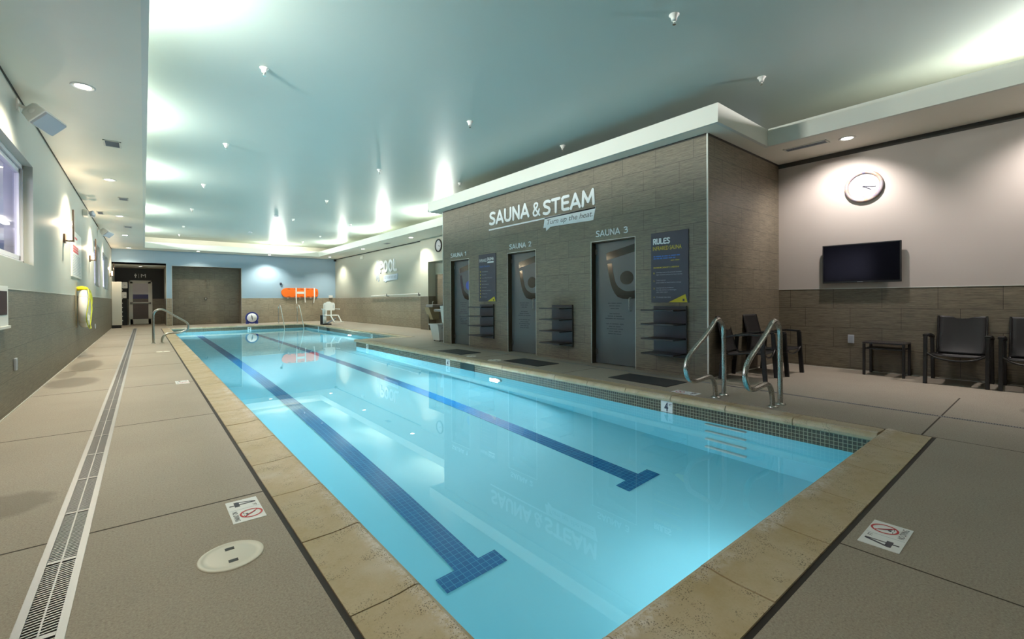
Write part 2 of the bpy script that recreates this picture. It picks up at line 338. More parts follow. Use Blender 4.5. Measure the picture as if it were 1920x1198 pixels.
GL = {'A': (.64, [[(0, 0), (.32, 1), (.64, 0)], [(.12, .28), (.52, .28)]]), 'U': (.60, [[(.04, 1), (.04, .3), (.09, .12), (.2, .03), (.4, .03), (.51, .12), (.56, .3), (.56, 1)]]),
 'N': (.60, [[(.04, 0), (.04, 1), (.56, 0), (.56, 1)]]), 'T': (.58, [[(0, .97), (.58, .97)], [(.29, .97), (.29, 0)]]), 'E': (.50, [[(.50, .97), (.14, .97), (.04, .88), (.04, .12), (.14, .03), (.50, .03)], [(.04, .52), (.46, .52)]]),
 'M': (.80, [[(.03, 0), (.08, 1), (.40, .22), (.72, 1), (.77, 0)]]), 'R': (.54, [[(.04, 0), (.04, .97), (.34, .97), (.48, .86), (.48, .62), (.34, .50), (.04, .50)], [(.28, .50), (.54, 0)]]),
 'L': (.46, [[(.04, 1), (.04, .12), (.14, .03), (.46, .03)]]), 'P': (.52, [[(.04, 0), (.04, .97), (.34, .97), (.49, .85), (.49, .6), (.34, .47), (.04, .47)]]),
 'O': (.60, [[(.30 + .27*math.cos(2*PI*k/20), .5 + .49*math.sin(2*PI*k/20)) for k in range(21)]]),
 'S': (.52, [[(.50, .90), (.38, .97), (.20, .98), (.07, .90), (.04, .76), (.10, .62), (.26, .52), (.42, .42), (.49, .27), (.45, .11), (.32, .02), (.14, .02), (.0, .09)]]),
 '&': (.66, [[(.64, .0), (.14, .66), (.10, .82), (.18, .95), (.32, .98), (.45, .90), (.45, .74), (.32, .60), (.12, .45), (.03, .28), (.06, .10), (.20, .01), (.38, .04), (.54, .22), (.62, .46)]]),
 '1': (.34, [[(.04, .80), (.26, .98), (.26, 0)]]), '2': (.52, [[(.04, .86), (.18, .98), (.36, .97), (.48, .82), (.45, .62), (.04, .03), (.52, .03)]]),
 '3': (.50, [[(.04, .92), (.22, .99), (.40, .94), (.46, .78), (.38, .60), (.18, .54)], [(.36, .56), (.49, .40), (.48, .16), (.34, .02), (.16, .01), (.0, .08)]]), ' ': (.3, [])}
def strokes(mb, txt, o, ux, uy, w, h, sw=.16, depth=.006, gap=.18):
    """round ended stroke capitals fitted to w x h"""
    o, ux, uy = Vector(o), Vector(ux).normalized(), Vector(uy).normalized(); tot = sum(GL[c][0] for c in txt) + gap*(len(txt) - 1) + sw; kx = w/tot; hw = sw/2; x = hw; cnt = 0
    def P(p): return (p[0]*kx, (hw + p[1]*(1 - sw))*h)
    for ch_ in txt:
        for pl in GL[ch_][1]:
            pts = [(P((x + a, b))) for a, b in pl]; r = sw*h*.5
            rx = min(r, sw*kx*1.15*.5) if kx < h else r
            for i, p in enumerate(pts):
                dd = depth + 1.2e-4*(cnt % 40); cnt += 2
                mb.prism([(p[0] + rx*math.cos(2*PI*k/12), p[1] + r*math.sin(2*PI*k/12)) for k in range(12)], o, ux, uy, dd)
                if i:
                    q = pts[i - 1]; d = Vector((p[0] - q[0], p[1] - q[1])); L = d.length
                    if L < 1e-6: continue
                    d /= L; rr = 1/math.sqrt((d.y/rx)**2 + (d.x/r)**2); n_ = Vector((-d.y, d.x))*rr
                    mb.prism([(q[0] - n_.x, q[1] - n_.y), (p[0] - n_.x, p[1] - n_.y), (p[0] + n_.x, p[1] + n_.y), (q[0] + n_.x, q[1] + n_.y)], o, ux, uy, dd + 1.2e-4)
        x += GL[ch_][0] + gap
    return mb
def arc(c, r, a0, a1, n, fx, fy):
    return [Vector(c) + Vector(fx)*(r*math.cos(a0 + (a1 - a0)*i/n)) + Vector(fy)*(r*math.sin(a0 + (a1 - a0)*i/n)) for i in range(n + 1)]
def smooth_path(pts, k=6, it=None):
    """Catmull-Rom through the points"""
    P = [Vector(p) for p in pts]; out = []
    for i in range(len(P) - 1):
        p0, p1, p2, p3 = P[max(i - 1, 0)], P[i], P[i + 1], P[min(i + 2, len(P) - 1)]
        for j in range(k):
            t = j/k; out.append(.5*((2*p1) + (p2 - p0)*t + (2*p0 - 5*p1 + 4*p2 - p3)*t*t + (3*p1 - p0 - 3*p2 + p3)*t**3))
    return out + [P[-1]]
def bev(o, wd=.004, seg=2):
    m = o.modifiers.new('bevel', 'BEVEL'); m.width = wd; m.segments = seg; m.limit_method = 'ANGLE'; m.angle_limit = R(40); return o

# ================================================================ STRUCTURE
# ---- deck (floor) as cells around the pool and the drains
JL = .027
CO = dict(x0=PX0 - .29, x1=PX1 + .25, y0=PY0 - .30, y1=PY1 + .29, xw=PX2 + .25, yp=PYP - .29)   # outer edges of the coping
CO['yp'] = PYP - .0
DRX0, DRX1, DRY1 = -.362, -.217, 24.9
SLX0, SLX1 = 5.855, 5.90
SLY1 = 10.2
def in_hole(x, y):
    pen = PYP - .29
    narrow = CO['x0'] - JL < x < CO['x1'] + JL and CO['y0'] - JL < y < CO['y1'] + JL
    wide = CO['x0'] - JL < x < CO['xw'] + JL and pen - JL < y < CO['y1'] + JL
    return narrow or wide
def in_drain(x, y): return (DRX0 < x < DRX1 and y < DRY1) or (SLX0 < x < SLX1 and y < SLY1)
pen = PYP - .29
xs = sorted({XL - .02, DRX0, DRX1, CO['x0'] - JL, CO['x1'] + JL, CO['xw'] + JL, SLX0, SLX1, 9.2}); ys = sorted({YN - .1, CO['y0'] - JL, pen - JL, CO['y1'] + JL, DRY1, SLY1, 29.5})
mb = MB()
for i in range(len(xs) - 1):
    for j in range(len(ys) - 1):
        x, y = (xs[i] + xs[i + 1])/2, (ys[j] + ys[j + 1])/2
        if in_hole(x, y) or in_drain(x, y): continue
        mb.box(xs[i], xs[i + 1], ys[j], ys[j + 1], -.12, 0)
struct('floor', mb, M['deck'])
# expansion joint between coping and deck, control joints sawn in the deck
mb = MB(); z0, z1 = -.03, -.008; x0, x1, y0, y1, xw = CO['x0'], CO['x1'], CO['y0'], CO['y1'], CO['xw']
mb.box(x0 - JL, x0, y0 - JL, y1 + JL, z0, z1); mb.box(x0, x1 + JL, y0 - JL, y0, z0, z1); mb.box(x1, x1 + JL, y0, pen - JL, z0, z1)
mb.box(x1, xw + JL, pen - JL, pen, z0, z1); mb.box(xw, xw + JL, pen, y1 + JL, z0, z1); mb.box(x0, xw, y1, y1 + JL, z0, z1)
struct('trim_1', mb, M['gap'])
mb = MB()
for y in (.55, 3.04, 5.47, 7.87, 10.3, 12.8, 15.2, 17.7, 20.1, 22.6):
    mb.box(XL, DRX0, y - .0055, y + .0055, -.002, .0008); mb.box(DRX1, x0 - JL, y - .0055, y + .0055, -.002, .0008)
mb.box(2.49, 2.498, YN, y0 - JL, -.002, .0008); mb.box(x1 + .01, x1 + .018, YN, y0 - JL, -.002, .0008)
mb.box(x1 + JL, SLX0, .750, .762, -.002, .0008); mb.box(SLX1, 7.1, .750, .762, -.002, .0008)
for y in (4.9, 7.3, 9.7): mb.box(x1 + JL, SLX0, y - .0055, y + .0055, -.002, .0008)
mb.box(SLX1, XF, YF - .004, YF + .004, -.002, .0008)
struct('trim_2', mb, mat('sawn_joint', (.05, .04, .028), .8))
# ---- pool shell
mb = MB(); mb.keep = True
def pwall(ax, ay, bx, by):   # wall seen from the water side; mosaic band above
    for za, zb, mi in ((-.04, -.245, 1), (-.245, ZFLOOR, 0)):
        mb.quad((ax, ay, za), (bx, by, za), (bx, by, zb), (ax, ay, zb), mi)
o4 = .045
wx0, wx1, wy0, wy1, wxw, wyp = PX0 - o4, PX1 + o4, PY0 - o4, PY1 + o4, PX2 + o4, PYP + 0.0
for a in [(wx0, wy0, wx0, wy1), (wx0, wy1, wxw, wy1), (wxw, wy1, wxw, wyp - o4), (wxw, wyp - o4, wx1, wyp - o4), (wx1, wyp - o4, wx1, wy0), (wx1, wy0, wx0, wy0)]: pwall(*a)
mb.quad((wx0, wy0, ZFLOOR), (wx1, wy0, ZFLOOR), (wx1, wy1, ZFLOOR), (wx0, wy1, ZFLOOR)); mb.quad((wx1, wyp - o4, ZFLOOR), (wxw, wyp - o4, ZFLOOR), (wxw, wy1, ZFLOOR), (wx1, wy1, ZFLOOR))
pool = mb.build('pool_basin', [M['plaster'], M['mosaic']], kind='structure')
for xa, ya, yb_ in ((1.74, 2.51, 22.3), (3.65, 2.51, 22.3)):
    mb = MB(); z = ZFLOOR + .004
    mb.box(xa - .098, xa + .098, ya + .147, yb_, ZFLOOR, z); mb.box(xa - .245, xa + .245, ya, ya + .147, ZFLOOR, z); mb.box(xa - .245, xa + .245, yb_, yb_ + .147, ZFLOOR, z)
    mb.build('lane_marking', M['lane'], label='dark blue tiled lane line on the pool floor, ' + ('nearer the left deck' if xa < 2 else 'nearer the sauna doors'), cat='lane line', group='lane lines on the pool floor')
# water
mb = MB(); mb.keep = True
mb.add([(wx0, wy0, ZWAT), (wx1, wy0, ZWAT), (wx1, wyp - o4, ZWAT), (wxw, wyp - o4, ZWAT), (wxw, wy1, ZWAT), (wx0, wy1, ZWAT)], [(0, 1, 2, 3, 4, 5)])
mb.build('pool_water', M['water'], label='still clear turquoise water filling the long swimming pool', cat='water', kind='stuff')
# coping stones
cop = thing('pool_coping', (PX0 - .1, PY0 - .1, 0), 'tan cast stone coping with a rounded lip running around the pool edge', 'pool edge')
PROF = [(.0, -.055), (-.006, -.03), (0, -.010), (.010, .004), (.028, .012), (.055, .011), (.10, .005), (.16, .001), (1, 0), (1, -.055)]
def stone(a, b, inward, width):
    """a->b along the inner edge; inward = outward direction away from the water"""
    a, b, n = Vector((*a, 0)), Vector((*b, 0)), Vector((*inward, 0)); m = MB(); d = (b - a).normalized(); g = .004; a = a + d*g; b = b - d*g
    pr = [(p if i < 8 else width, z) for i, (p, z) in enumerate(PROF)]; k = len(pr)
    dz = random.uniform(-.0015, .0015)
    vs = [a + n*p + Vector((0, 0, z + dz)) for p, z in pr] + [b + n*p + Vector((0, 0, z + dz)) for p, z in pr]
    m.add(vs, [(i, (i + 1) % k, k + (i + 1) % k, k + i) for i in range(k)] + [tuple(range(k)), tuple(range(k, 2*k))[::-1]])
    m.build('coping_stone', M['coping'], cop)
def run(p, q, n, width, cnt):
    for i in range(cnt): stone((p[0] + (q[0] - p[0])*i/cnt, p[1] + (q[1] - p[1])*i/cnt), (p[0] + (q[0] - p[0])*(i + 1)/cnt, p[1] + (q[1] - p[1])*(i + 1)/cnt), n, width)
run((PX0, PY0), (PX0, y1), (-1, 0), .29, 36); run((x0, PY0), (x1, PY0), (0, -1), .30, 7); run((PX1, PY0), (PX1, PYP), (1, 0), .25, 19)
run((x1, PYP), (xw, PYP), (0, -1), .29, 3); run((PX2, PYP), (PX2, y1), (1, 0), .25, 17); run((PX0, PY1), (PX2, PY1), (0, 1), .29, 9)
# ---- walls
WIN = [(3.9, 8.25, 1.60, 2.845), (17.25, 19.4, 1.60, 2.86), (20.7, 23.4, 1.60, 2.85)]
WTH = .16
mb = MB(); cuts = sorted({YN, 29.5, *[w_[0] for w_ in WIN], *[w_[1] for w_ in WIN]})
for i in range(len(cuts) - 1):
    a, b = cuts[i], cuts[i + 1]; op = [w_ for w_ in WIN if w_[0] == a]
    if op: mb.box(XL - WTH, XL, a, b, ZT, op[0][2], 0); mb.box(XL - WTH, XL, a, b, op[0][3], ZC, 0)
    else: mb.box(XL - WTH, XL, a, b, ZT, ZC, 0)
mb.box(XL - WTH, XL, YN, 29.5, -.1, ZT, 1)
struct('wall_left', mb, [M['wall_l'], M['tile']])
# back wall with the men's room alcove and the shower recess
AX0, AX1, AZ, AY = XL, .81, 2.80, 29.3
SX0, SX1, SZ, SY = 1.025, 3.81, 2.79, 26.85
mb = MB(); T = .12
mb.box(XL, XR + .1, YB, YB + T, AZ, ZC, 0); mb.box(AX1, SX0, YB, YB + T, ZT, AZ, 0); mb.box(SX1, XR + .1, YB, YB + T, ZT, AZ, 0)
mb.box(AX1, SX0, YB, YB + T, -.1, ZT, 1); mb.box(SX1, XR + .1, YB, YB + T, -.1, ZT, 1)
mb.box(XL, XR + .1, YB - .002, YB, ZS + .06, ZC, 2); struct('wall_back', mb, [M['blue'], M['tile_lit'], M['soffit']])
mb = MB(); mb.box(SX0 - .1, SX1 + .1, SY, SY + .1, -.1, SZ + .1, 0); mb.box(SX1, SX1 + .1, YB + T, SY, -.1, SZ + .1, 0); mb.box(SX0 - .1, SX0, YB + T, SY, -.1, SZ + .1, 0); mb.box(SX0, SX1, YB + T, SY, SZ, SZ + .1, 0)
struct('wall_shower', mb, M['tile'])
mb = MB(); mb.box(AX0, AX1 + .1, AY, AY + .1, ZT, AZ + .1, 0); mb.box(AX0, AX1 + .1, AY, AY + .1, -.1, ZT, 1); mb.box(AX1, AX1 + .08, YB + T, AY, ZT, AZ + .1, 2); mb.box(AX1, AX1 + .08, YB + T, AY, -.1, ZT, 1)
struct('wall_alcove', mb, [M['dark'], M['tile'], M['wall_l']])
mb = MB(); mb.box(AX0, AX1, YB, AY, AZ, AZ + .08); struct('ceiling_alcove', mb, M['soffit'])
# right wall by the pool, pillar with the fountain niche, corridor behind the sauna block
mb = MB(); PXP = 8.30; NY0, NY1, NZ, NXB = 13.75, 15.18, 2.56, 8.62
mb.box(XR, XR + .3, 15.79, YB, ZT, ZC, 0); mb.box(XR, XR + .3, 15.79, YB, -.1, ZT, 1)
struct('wall_right_far', mb, [M['wall_r'], M['tile_lit']])
mb = MB(); mb.box(PXP, XR + .3, NY1, 15.79, ZT, ZC, 0); mb.box(PXP, XR + .3, NY1, 15.79, -.1, ZT, 1)
mb.box(PXP, XR + .3, NY0, NY1, NZ, ZC, 0); mb.box(PXP, XR + .3, YF2 - .5, NY0, ZT, ZC, 0); mb.box(PXP, XR + .3, YF2 - .5, NY0, -.1, ZT, 1)
mb.box(NXB, XR + .3, NY0, NY1, 2.1, NZ, 0); mb.box(NXB, XR + .3, NY0, NY1, -.1, 2.1, 1)
struct('wall_niche', mb, [M['wall_r'], M['tile']])
# TV wall and near wall
mb = MB(); mb.box(XT, XT + .15, YN - .1, YF + .3, ZT, ZC, 0); mb.box(XT, XT + .15, YN - .1, YF + .3, -.1, ZT, 1)
struct('wall_right', mb, [M['wall_t'], M['tile']])
mb = MB(); mb.box(XL - .1, XT + .1, YN - .15, YN, ZT, ZC, 0); mb.box(XL - .1, XT + .1, YN - .15, YN, -.1, ZT, 1)
struct('wall_near', mb, [M['wall_t'], M['tile']])
# sauna block
DOORS = [(9.20, 10.03), (6.78, 7.68), (4.395, 5.31)]; DZ = 2.137; DREC = .10
mb = MB(); cuts = sorted({YF, YF2, *[d for p in DOORS for d in p]})
for i in range(len(cuts) - 1):
    a, b = cuts[i], cuts[i + 1]; dr = any(abs(a - d[0]) < 1e-6 for d in DOORS)
    mb.box(XF, XF + .16, a, b, DZ if dr else -.1, ZS + .02)
mb.box(XF + .16, XT, YF, YF + .15, -.1, ZS + .02); mb.box(XF + .16, XT, YF2 - .15, YF2, -.1, ZS + .02)
mb.box(XF + .16, XF + .2, YF + .15, YF2 - .15, -.1, ZS + .02)
struct('wall_sauna', mb, M['tile'])
# ---- ceilings
mb = MB(); mb.box(XL - .1, XT + .15, YN - .1, YB + .1, ZC, ZC + .1); struct('ceiling', mb, M['ceil'])
FXL, FYB, FXR, FXT, FXS, FYS, FYE, FYN = .05, 25.0, 7.2, 7.43, 5.866, 2.894, 10.72, -2.6
mb = MB(); a, b = ZS, ZS + .06
for (qx0, qx1, qy0, qy1) in [(XL, FXL, YN, YB), (FXL, XR + .3, FYB, YB), (FXR, XR + .3, FYE, FYB), (FXS, XT, FYS, FYE), (FXT, XT, YN, FYS), (FXL, FXT, YN, FYN)]: mb.box(qx0, qx1, qy0, qy1, a, b)
struct('ceiling_soffit', mb, M['soffit'])
mb = MB(); t = .05; a, b = ZS - .0015, ZF
mb.box(FXL - t, FXL + .002, FYN, FYB, a, b); mb.box(FXL - t, FXR + t, FYB - .002, FYB + t, a, b); mb.box(FXR - .002, FXR + t, FYE - t, FYB + .0, a, b)
mb.box(FXS, FXR + t, FYE - t, FYE + .002, a, b); mb.box(FXS - .002, FXS + t, FYS + t, FYE - t, a, b); mb.box(FXS - .002, FXT + t, FYS - .002, FYS + t, a, b)
mb.box(FXT - .002, FXT + t, FYN, FYS, a, b - .04); mb.box(FXT + .03, FXT + t + .03, FYN, FYS, b - .04, b + .02); mb.box(FXL, FXT, FYN - t, FYN + .002, a, b)
struct('trim_3', mb, M['fascia'])
# trims: metal cap on the tile, corner beads, dark strips with the reveal gap's shade in their colour, white sealant at the floor
mb = MB(); e = .006; z = ZT; h = .009
mb.box(XL, XL + e, YN, YB, z - .001, z + h); mb.box(AX1, SX0, YB - e, YB, z, z + h); mb.box(SX1, XR, YB - e, YB, z, z + h); mb.box(XR - e, XR, 15.79, YB, z, z + h)
mb.box(PXP - e, PXP, NY1, 15.79, z, z + h); mb.box(XT - e, XT, YN, YF, z, z + h); mb.box(PXP - e, PXP, NY1 - .012, NY1, 0, NZ)
mb.box(SX0 - .012, SX0, YB - e, YB, 0, SZ); mb.box(SX1, SX1 + .012, YB - e, YB, 0, SZ); mb.box(SX0, SX1, YB - e, YB, SZ, SZ + .01); mb.box(AX1 - .003, AX1 + .008, YB - e, YB, 0, AZ)
struct('trim_4', mb, M['trim'])
mb = MB(); mb.box(XF - .005, XF + .012, YF - .005, YF + .012, 0, ZS); mb.box(XF - .005, XF, YF2 - .012, YF2 + .004, 0, ZS)
struct('trim_5', mb, mat('white_corner_bead', (.85, .86, .82), .4))
mb = MB(); mb.box(XT - .004, XT, YN, YF, ZS - .075, ZS); mb.box(XL, XL + .004, YN, YB, ZS - .03, ZS); mb.box(XR - .004, XR, 15.79, YB, ZS - .035, ZS); mb.box(XF - .004, XF, YF, YF2, ZS - .03, ZS); mb.box(XF, XT, YF - .004, YF, ZS - .03, ZS)
struct('trim_6', mb, M['reveal'])
mb = MB(); k = .008
mb.box(XL, XL + k, YN, YB, 0, k); mb.box(XT - k, XT, YN, YF, 0, k); mb.box(XF, XT, YF - k, YF, 0, k); mb.box(XR - k, XR, 15.79, YB, 0, k); mb.box(SX1, XR, YB - k, YB, 0, k)
struct('baseboard_all', mb, mat('white_sealant', (.62, .62, .56), .5))
# ---- the gym beyond the windows
mb = MB(); mb.box(-5.2, -5.1, -1, 27, 0, 3.4); mb.box(-5.2, XL - WTH, -1.1, -1, 0, 3.4); mb.box(-5.2, XL - WTH, 27, 27.1, 0, 3.4); struct('wall_gym', mb, M['gym'])
mb = MB(); mb.box(-5.2, XL - WTH, -1, 27, 3.4, 3.5); struct('ceiling_gym', mb, M['gym'])
mb = MB(); mb.box(-5.2, XL - WTH, -1, 27, -.1, 0); struct('floor_gym', mb, mat('gym_floor', (.12, .12, .16), .5))
for i, (a, b, za, zb) in enumerate(WIN):
    n = i + 1; fr = thing(f'window_{n}', (XL - .1, (a + b)/2, za), None, None); fr['kind'] = 'structure'; del_ = None
    mb = MB(); xa, xb = XL - .15, XL - .085; fw = .05
    mb.box(xa, xb, a, a + fw, za, zb); mb.box(xa, xb, b - fw, b, za, zb); mb.box(xa, xb, a, b, za, za + fw); mb.box(xa, xb, a, b, zb - fw, zb)
    mb.build('window_frame', M['winf'], fr)
    mb = MB(); sw = .05
    for (sa, sb) in ([(a + fw, (a + b)/2), ((a + b)/2, b - fw)]):
        q = .012; c0, c1, d0, d1 = sa + q, sb - q, za + fw + q, zb - fw - q; xc, xd = XL - .145, XL - .105
        mb.box(xc, xd, c0, c0 + sw, d0, d1); mb.box(xc, xd, c1 - sw, c1, d0, d1); mb.box(xc, xd, c0, c1, d0, d0 + sw); mb.box(xc, xd, c0, c1, d1 - sw, d1)
    mb.build('window_sash', M['winf'], fr)
    mb = MB(); mb.box(XL - .140, XL - .112, a + fw, b - fw, za + fw, zb - fw)
    mb2 = MB()
    for (sa, sb) in ([(a + fw, (a + b)/2), ((a + b)/2, b - fw)]):
        for ya_, yb_ in ((sa, sa + .012), (sb - .012, sb)): mb2.box(XL - .145, XL - .12, ya_, yb_, za + fw, zb - fw)
        mb2.box(XL - .145, XL - .12, sa, sb, za + fw, za + fw + .012); mb2.box(XL - .145, XL - .12, sa, sb, zb - fw - .012, zb - fw)
    mb2.build('window_gasket', M['gap'], fr)
    mb = MB(); mb.quad((XL - .126, a + fw, za + fw), (XL - .126, b - fw, za + fw), (XL - .126, b - fw, zb - fw), (XL - .126, a + fw, zb - fw)); mb.build('window_pane', M['glass'], fr)
for y in (7.5, 9.6, 18, 21):
    mb = MB(); mb.box(-3.0, -2.88, y - .6, y + .6, 3.3, 3.36); mb.build('gym_tube_light', M['tube'], label='tube light on the ceiling of the gym seen through the window', cat='ceiling light', group='tube lights in the gym beyond the windows')

# ================================================================ DRAINS AND COVERS
td = thing('trench_drain', (-.29, 10, 0), 'long metal trench drain with slotted grates running down the left deck', 'floor drain')
mb = MB(); zt = .003
mb.box(DRX0, DRX0 + .026, YN, DRY1, -.05, zt); mb.box(DRX1 - .026, DRX1, YN, DRY1, -.05, zt); mb.box(DRX0, DRX1, DRY1 - .01, DRY1, -.05, zt); mb.build('drain_frame', M['alu'], td)
mb = MB(); mb.box(DRX0, DRX1, YN, DRY1, -.11, -.10); mb.build('drain_channel', M['gap'], td)
g0, g1, gc = DRX0 + .027, DRX1 - .027, (DRX0 + DRX1)/2
mb = MB(); L = .6
def gr(mb, ya):
    mb.box(g0, g1, ya, ya + .012, -.02, .001); mb.box(g0, g1, ya + L - .012, ya + L - .001, -.02, .001); mb.box(gc - .003, gc + .003, ya, ya + L, -.02, .001)
    n = 30
    for i in range(n):
        y = ya + .02 + (L - .04)*i/n
        for xa, xb in ((g0, gc - .003), (gc + .003, g1)): mb.add([(xa, y, .0005), (xb, y + .006, .0005), (xb, y + .013, .0005), (xa, y + .007, .0005), (xa, y, -.015), (xb, y + .006, -.015), (xb, y + .013, -.015), (xa, y + .007, -.015)], [(0, 1, 2, 3), (0, 4, 5, 1), (3, 2, 6, 7)])
    return mb
mb = MB(); gr(mb, 0); OFFS = OFF[td.name]; mb.v = [(v[0], v[1] + .4, v[2]) for v in mb.v]; gp = mb.build('drain_grate', M['dsteel'] if 0 else M['alu'], td)
for i in range(1, 41):
    c = gp.copy(); C.objects.link(c); c.parent = td; c.location = (0, L*i, 0)
sd = thing('slot_drain', (5.88, 3, 0), 'narrow slotted metal drain strip running across the deck past the handrails', 'floor drain')
mb = MB(); mb.box(SLX0, SLX0 + .006, YN, SLY1, -.04, .002); mb.box(SLX1 - .006, SLX1, YN, SLY1, -.04, .002); mb.build('drain_frame', M['alu'], sd)
mb = MB(); mb.box(SLX0, SLX1, YN, SLY1, -.06, -.05); mb.build('drain_channel', M['gap'], sd)
mb = MB(); L2 = .75
for i in range(44): y = L2*i/44; mb.box(SLX0 + .006, SLX1 - .006, y + .001, y + .010, -.01, .001)
mb.box(SLX0 + .006, SLX1 - .006, 0, .02, -.01, .001); mb.v = [(v[0], v[1] - 1.5, v[2]) for v in mb.v]; sp = mb.build('drain_grate', M['alu'], sd)
for i in range(1, 15): c = sp.copy(); C.objects.link(c); c.parent = sd; c.location = (0, L2*i, 0)
def lid(x, y, r, label):
    t_ = thing('access_cover', (x, y, 0), label, 'skimmer cover', 'round white skimmer lids in the deck')
    mb = MB(); mb.lathe((x, y, 0), (0, 0, 1), [(r, 0), (r, .004), (r*.97, .006), (r*.86, .006), (r*.85, .0045), (r*.72, .005), (r*.7, .006), (.001, .006)], 40); mb.build('lid_disc', M['cream'], t_)
    mb = MB()
    for s in (-1, 1): mb.box(x - .018, x + .018, y + s*r*.46 - .012, y + s*r*.46 + .012, .0062, .0072)
    mb.build('finger_hole', M['black'], t_)
lid(.295, 2.36, .128, 'large round white skimmer lid in the deck below the depth marker, nearest the camera')
lid(5.08, 6.76, .13, 'small looking round white lid in the deck between two black mats'); lid(.33, 12.93, .13, 'round white lid in the left deck before the single handrail'); lid(5.09, 7.55, .1, 'round white lid by the coping near the farther black mats')
# depth marker plates on the deck
def deck_sign(o, ux, uy, label):
    o, ux, uy = Vector(o), Vector(ux), Vector(uy); t_ = thing('depth_marker', o, label, 'pool sign', 'depth and no diving tiles set in the deck')
    mb = MB(); mb.prism([(0, 0), (.305, 0), (.305, .152), (0, .152)], o, ux, uy, .0025); mb.build('marker_tile', M['sign'], t_)
    z = Vector((0, 0, .0027)); mb = MB()
    # the figure 4 cut as a shape
    P = lambda a, b: (a, b)
    mb.prism([P(.058, .138), P(.074, .138), P(.074, .060), P(.094, .060), P(.094, .036), P(.074, .036), P(.074, .012), P(.064, .012), P(.064, .036), P(.028, .036), P(.028, .052)], o + z, ux, uy, .0006)
    mb.build('depth_figure', M['ink'], t_)
    mb = MB(); mb.prism([P(.043, .060), P(.064, .060), P(.064, .118)], o + z + Vector((0, 0, .0007)), ux, uy, .0003); mb.build('figure_counter', M['sign'], t_)
    mb = MB(); letters(mb, 'FT', o + z + ux*.100 + uy*.118, ux, uy, .026, .018, .01, depth=.0006); mb.build('unit_lettering', M['ink'], t_)
    mb = MB(); mb.prism([P(.1365, .004), P(.138, .004), P(.138, .148), P(.1365, .148)], o + z, ux, uy, .0005); mb.build('dividing_line', M['tgrey'], t_)
    c = (.219, .094); n = 36; mb = MB(); nz = ux.cross(uy).normalized()
    ro, ri = .054, .045; va = [o + z + nz*.0012 + ux*(c[0] + r*math.cos(2*PI*k/n)) + uy*(c[1] + r*math.sin(2*PI*k/n)) for r in (ro, ri) for k in range(n)]
    mb.add(va, [(k, (k + 1) % n, n + (k + 1) % n, n + k) for k in range(n)])
    a = R(-45); d = Vector((math.cos(a), math.sin(a))); p = Vector((-d.y, d.x)); cc = Vector(c)
    mb.prism([tuple(cc + d*s_*.048 + p*q*.0035) for s_, q in ((-1, -1), (1, -1), (1, 1), (-1, 1))], o + z + nz*.0006, ux, uy, .0006); mb.keep = True; mb.build('prohibition_ring', M['red'], t_)
    mb = MB(); q = o + z
    mb.prism([(c[0] - .022, .112), (c[0] - .012, .117), (c[0] + .012, .088), (c[0] + .020, .070), (c[0] + .012, .066), (c[0] - .004, .088)], q, ux, uy, .0004)
    mb.prism([(c[0] - .004 + .007*math.cos(2*PI*k/10), .080 - .006 + .007*math.sin(2*PI*k/10)) for k in range(10)], q, ux, uy, .0004)
    for w_ in (0, 1): mb.prism([(c[0] - .028 + w_*.034, .058), (c[0] - .004 + w_*.034, .061), (c[0] - .004 + w_*.034, .0635), (c[0] - .028 + w_*.034, .0605)], q, ux, uy, .0004)
    mb.build('diver_symbol', M['ink'], t_)
    mb = MB(); letters(mb, 'NO DIVING', o + z + ux*.157 + uy*.012, ux, uy, .128, .024, .0, depth=.0006); mb.build('warning_lettering', M['ink'], t_)
deck_sign((.345, 2.985, 0), (0, -1, 0), (1, 0, 0), 'white 4 FT no diving tile in the left deck above the big round lid')
deck_sign((2.585, .468, 0), (1, 0, 0), (0, 1, 0), 'white 4 FT no diving tile in the deck at the near end of the pool')
deck_sign((5.145, 2.75, 0), (0, 1, 0), (-1, 0, 0), 'white 4 FT no diving tile in the deck beside the pair of handrails')
deck_sign((.335, 8.02, 0), (0, -1, 0), (1, 0, 0), 'small distant white depth tile in the left deck beyond the second joint')
def wall_mark(p, ux, label, nrm):
    p, ux = Vector(p), Vector(ux); uz = Vector((0, 0, 1)); t_ = thing('waterline_marker', p, label, 'pool sign', 'white depth tiles in the waterline band')
    mb = MB(); mb.prism([(0, 0), (.15, 0), (.15, .135), (0, .135)], p, ux, uz, .003); mb.build('marker_tile', M['white'], t_)
    mb = MB(); q = p + ux.cross(uz)*.0032; letters(mb, '4', q + ux*.045 + uz*.015, ux, uz, .05, .105, .04, depth=.001); letters(mb, 'FT', q + ux*.105 + uz*.08, ux, uz, .035, .03, .02, depth=.001); mb.build('depth_lettering', M['ink'], t_)
xwl = wx1 - .001
wall_mark((xwl, 3.035, -.20), (0, -1, 0), 'white 4 FT tile in the dark mosaic band just left of the handrails', None)
wall_mark((xwl, 7.95, -.20), (0, -1, 0), 'white depth tile in the mosaic band beside the dark skimmer mouth', None)
wall_mark((wxw - .001, 15.6, -.20), (0, -1, 0), 'white depth tile in the far side bay behind the deck corner', None); wall_mark((wxw - .001, 21.9, -.20), (0, -1, 0), 'white depth tile in the water edge below the pool lift', None)
wall_mark((3.7, wy1 - .001, -.20), (1, 0, 0), 'white depth tile at the far end of the pool below the blue clock', None)
wall_mark((xwl, 12.2, -.20), (0, -1, 0), 'white depth tile near the corner where the deck juts into the pool', None)
mb = MB(); mb.box(wx1 - .004, wx1 + .0, 6.93, 7.42, -.235, -.075); mb.build('skimmer_mouth', M['greenp'], label='dark skimmer opening in the mosaic waterline below the sauna mats', cat='skimmer')
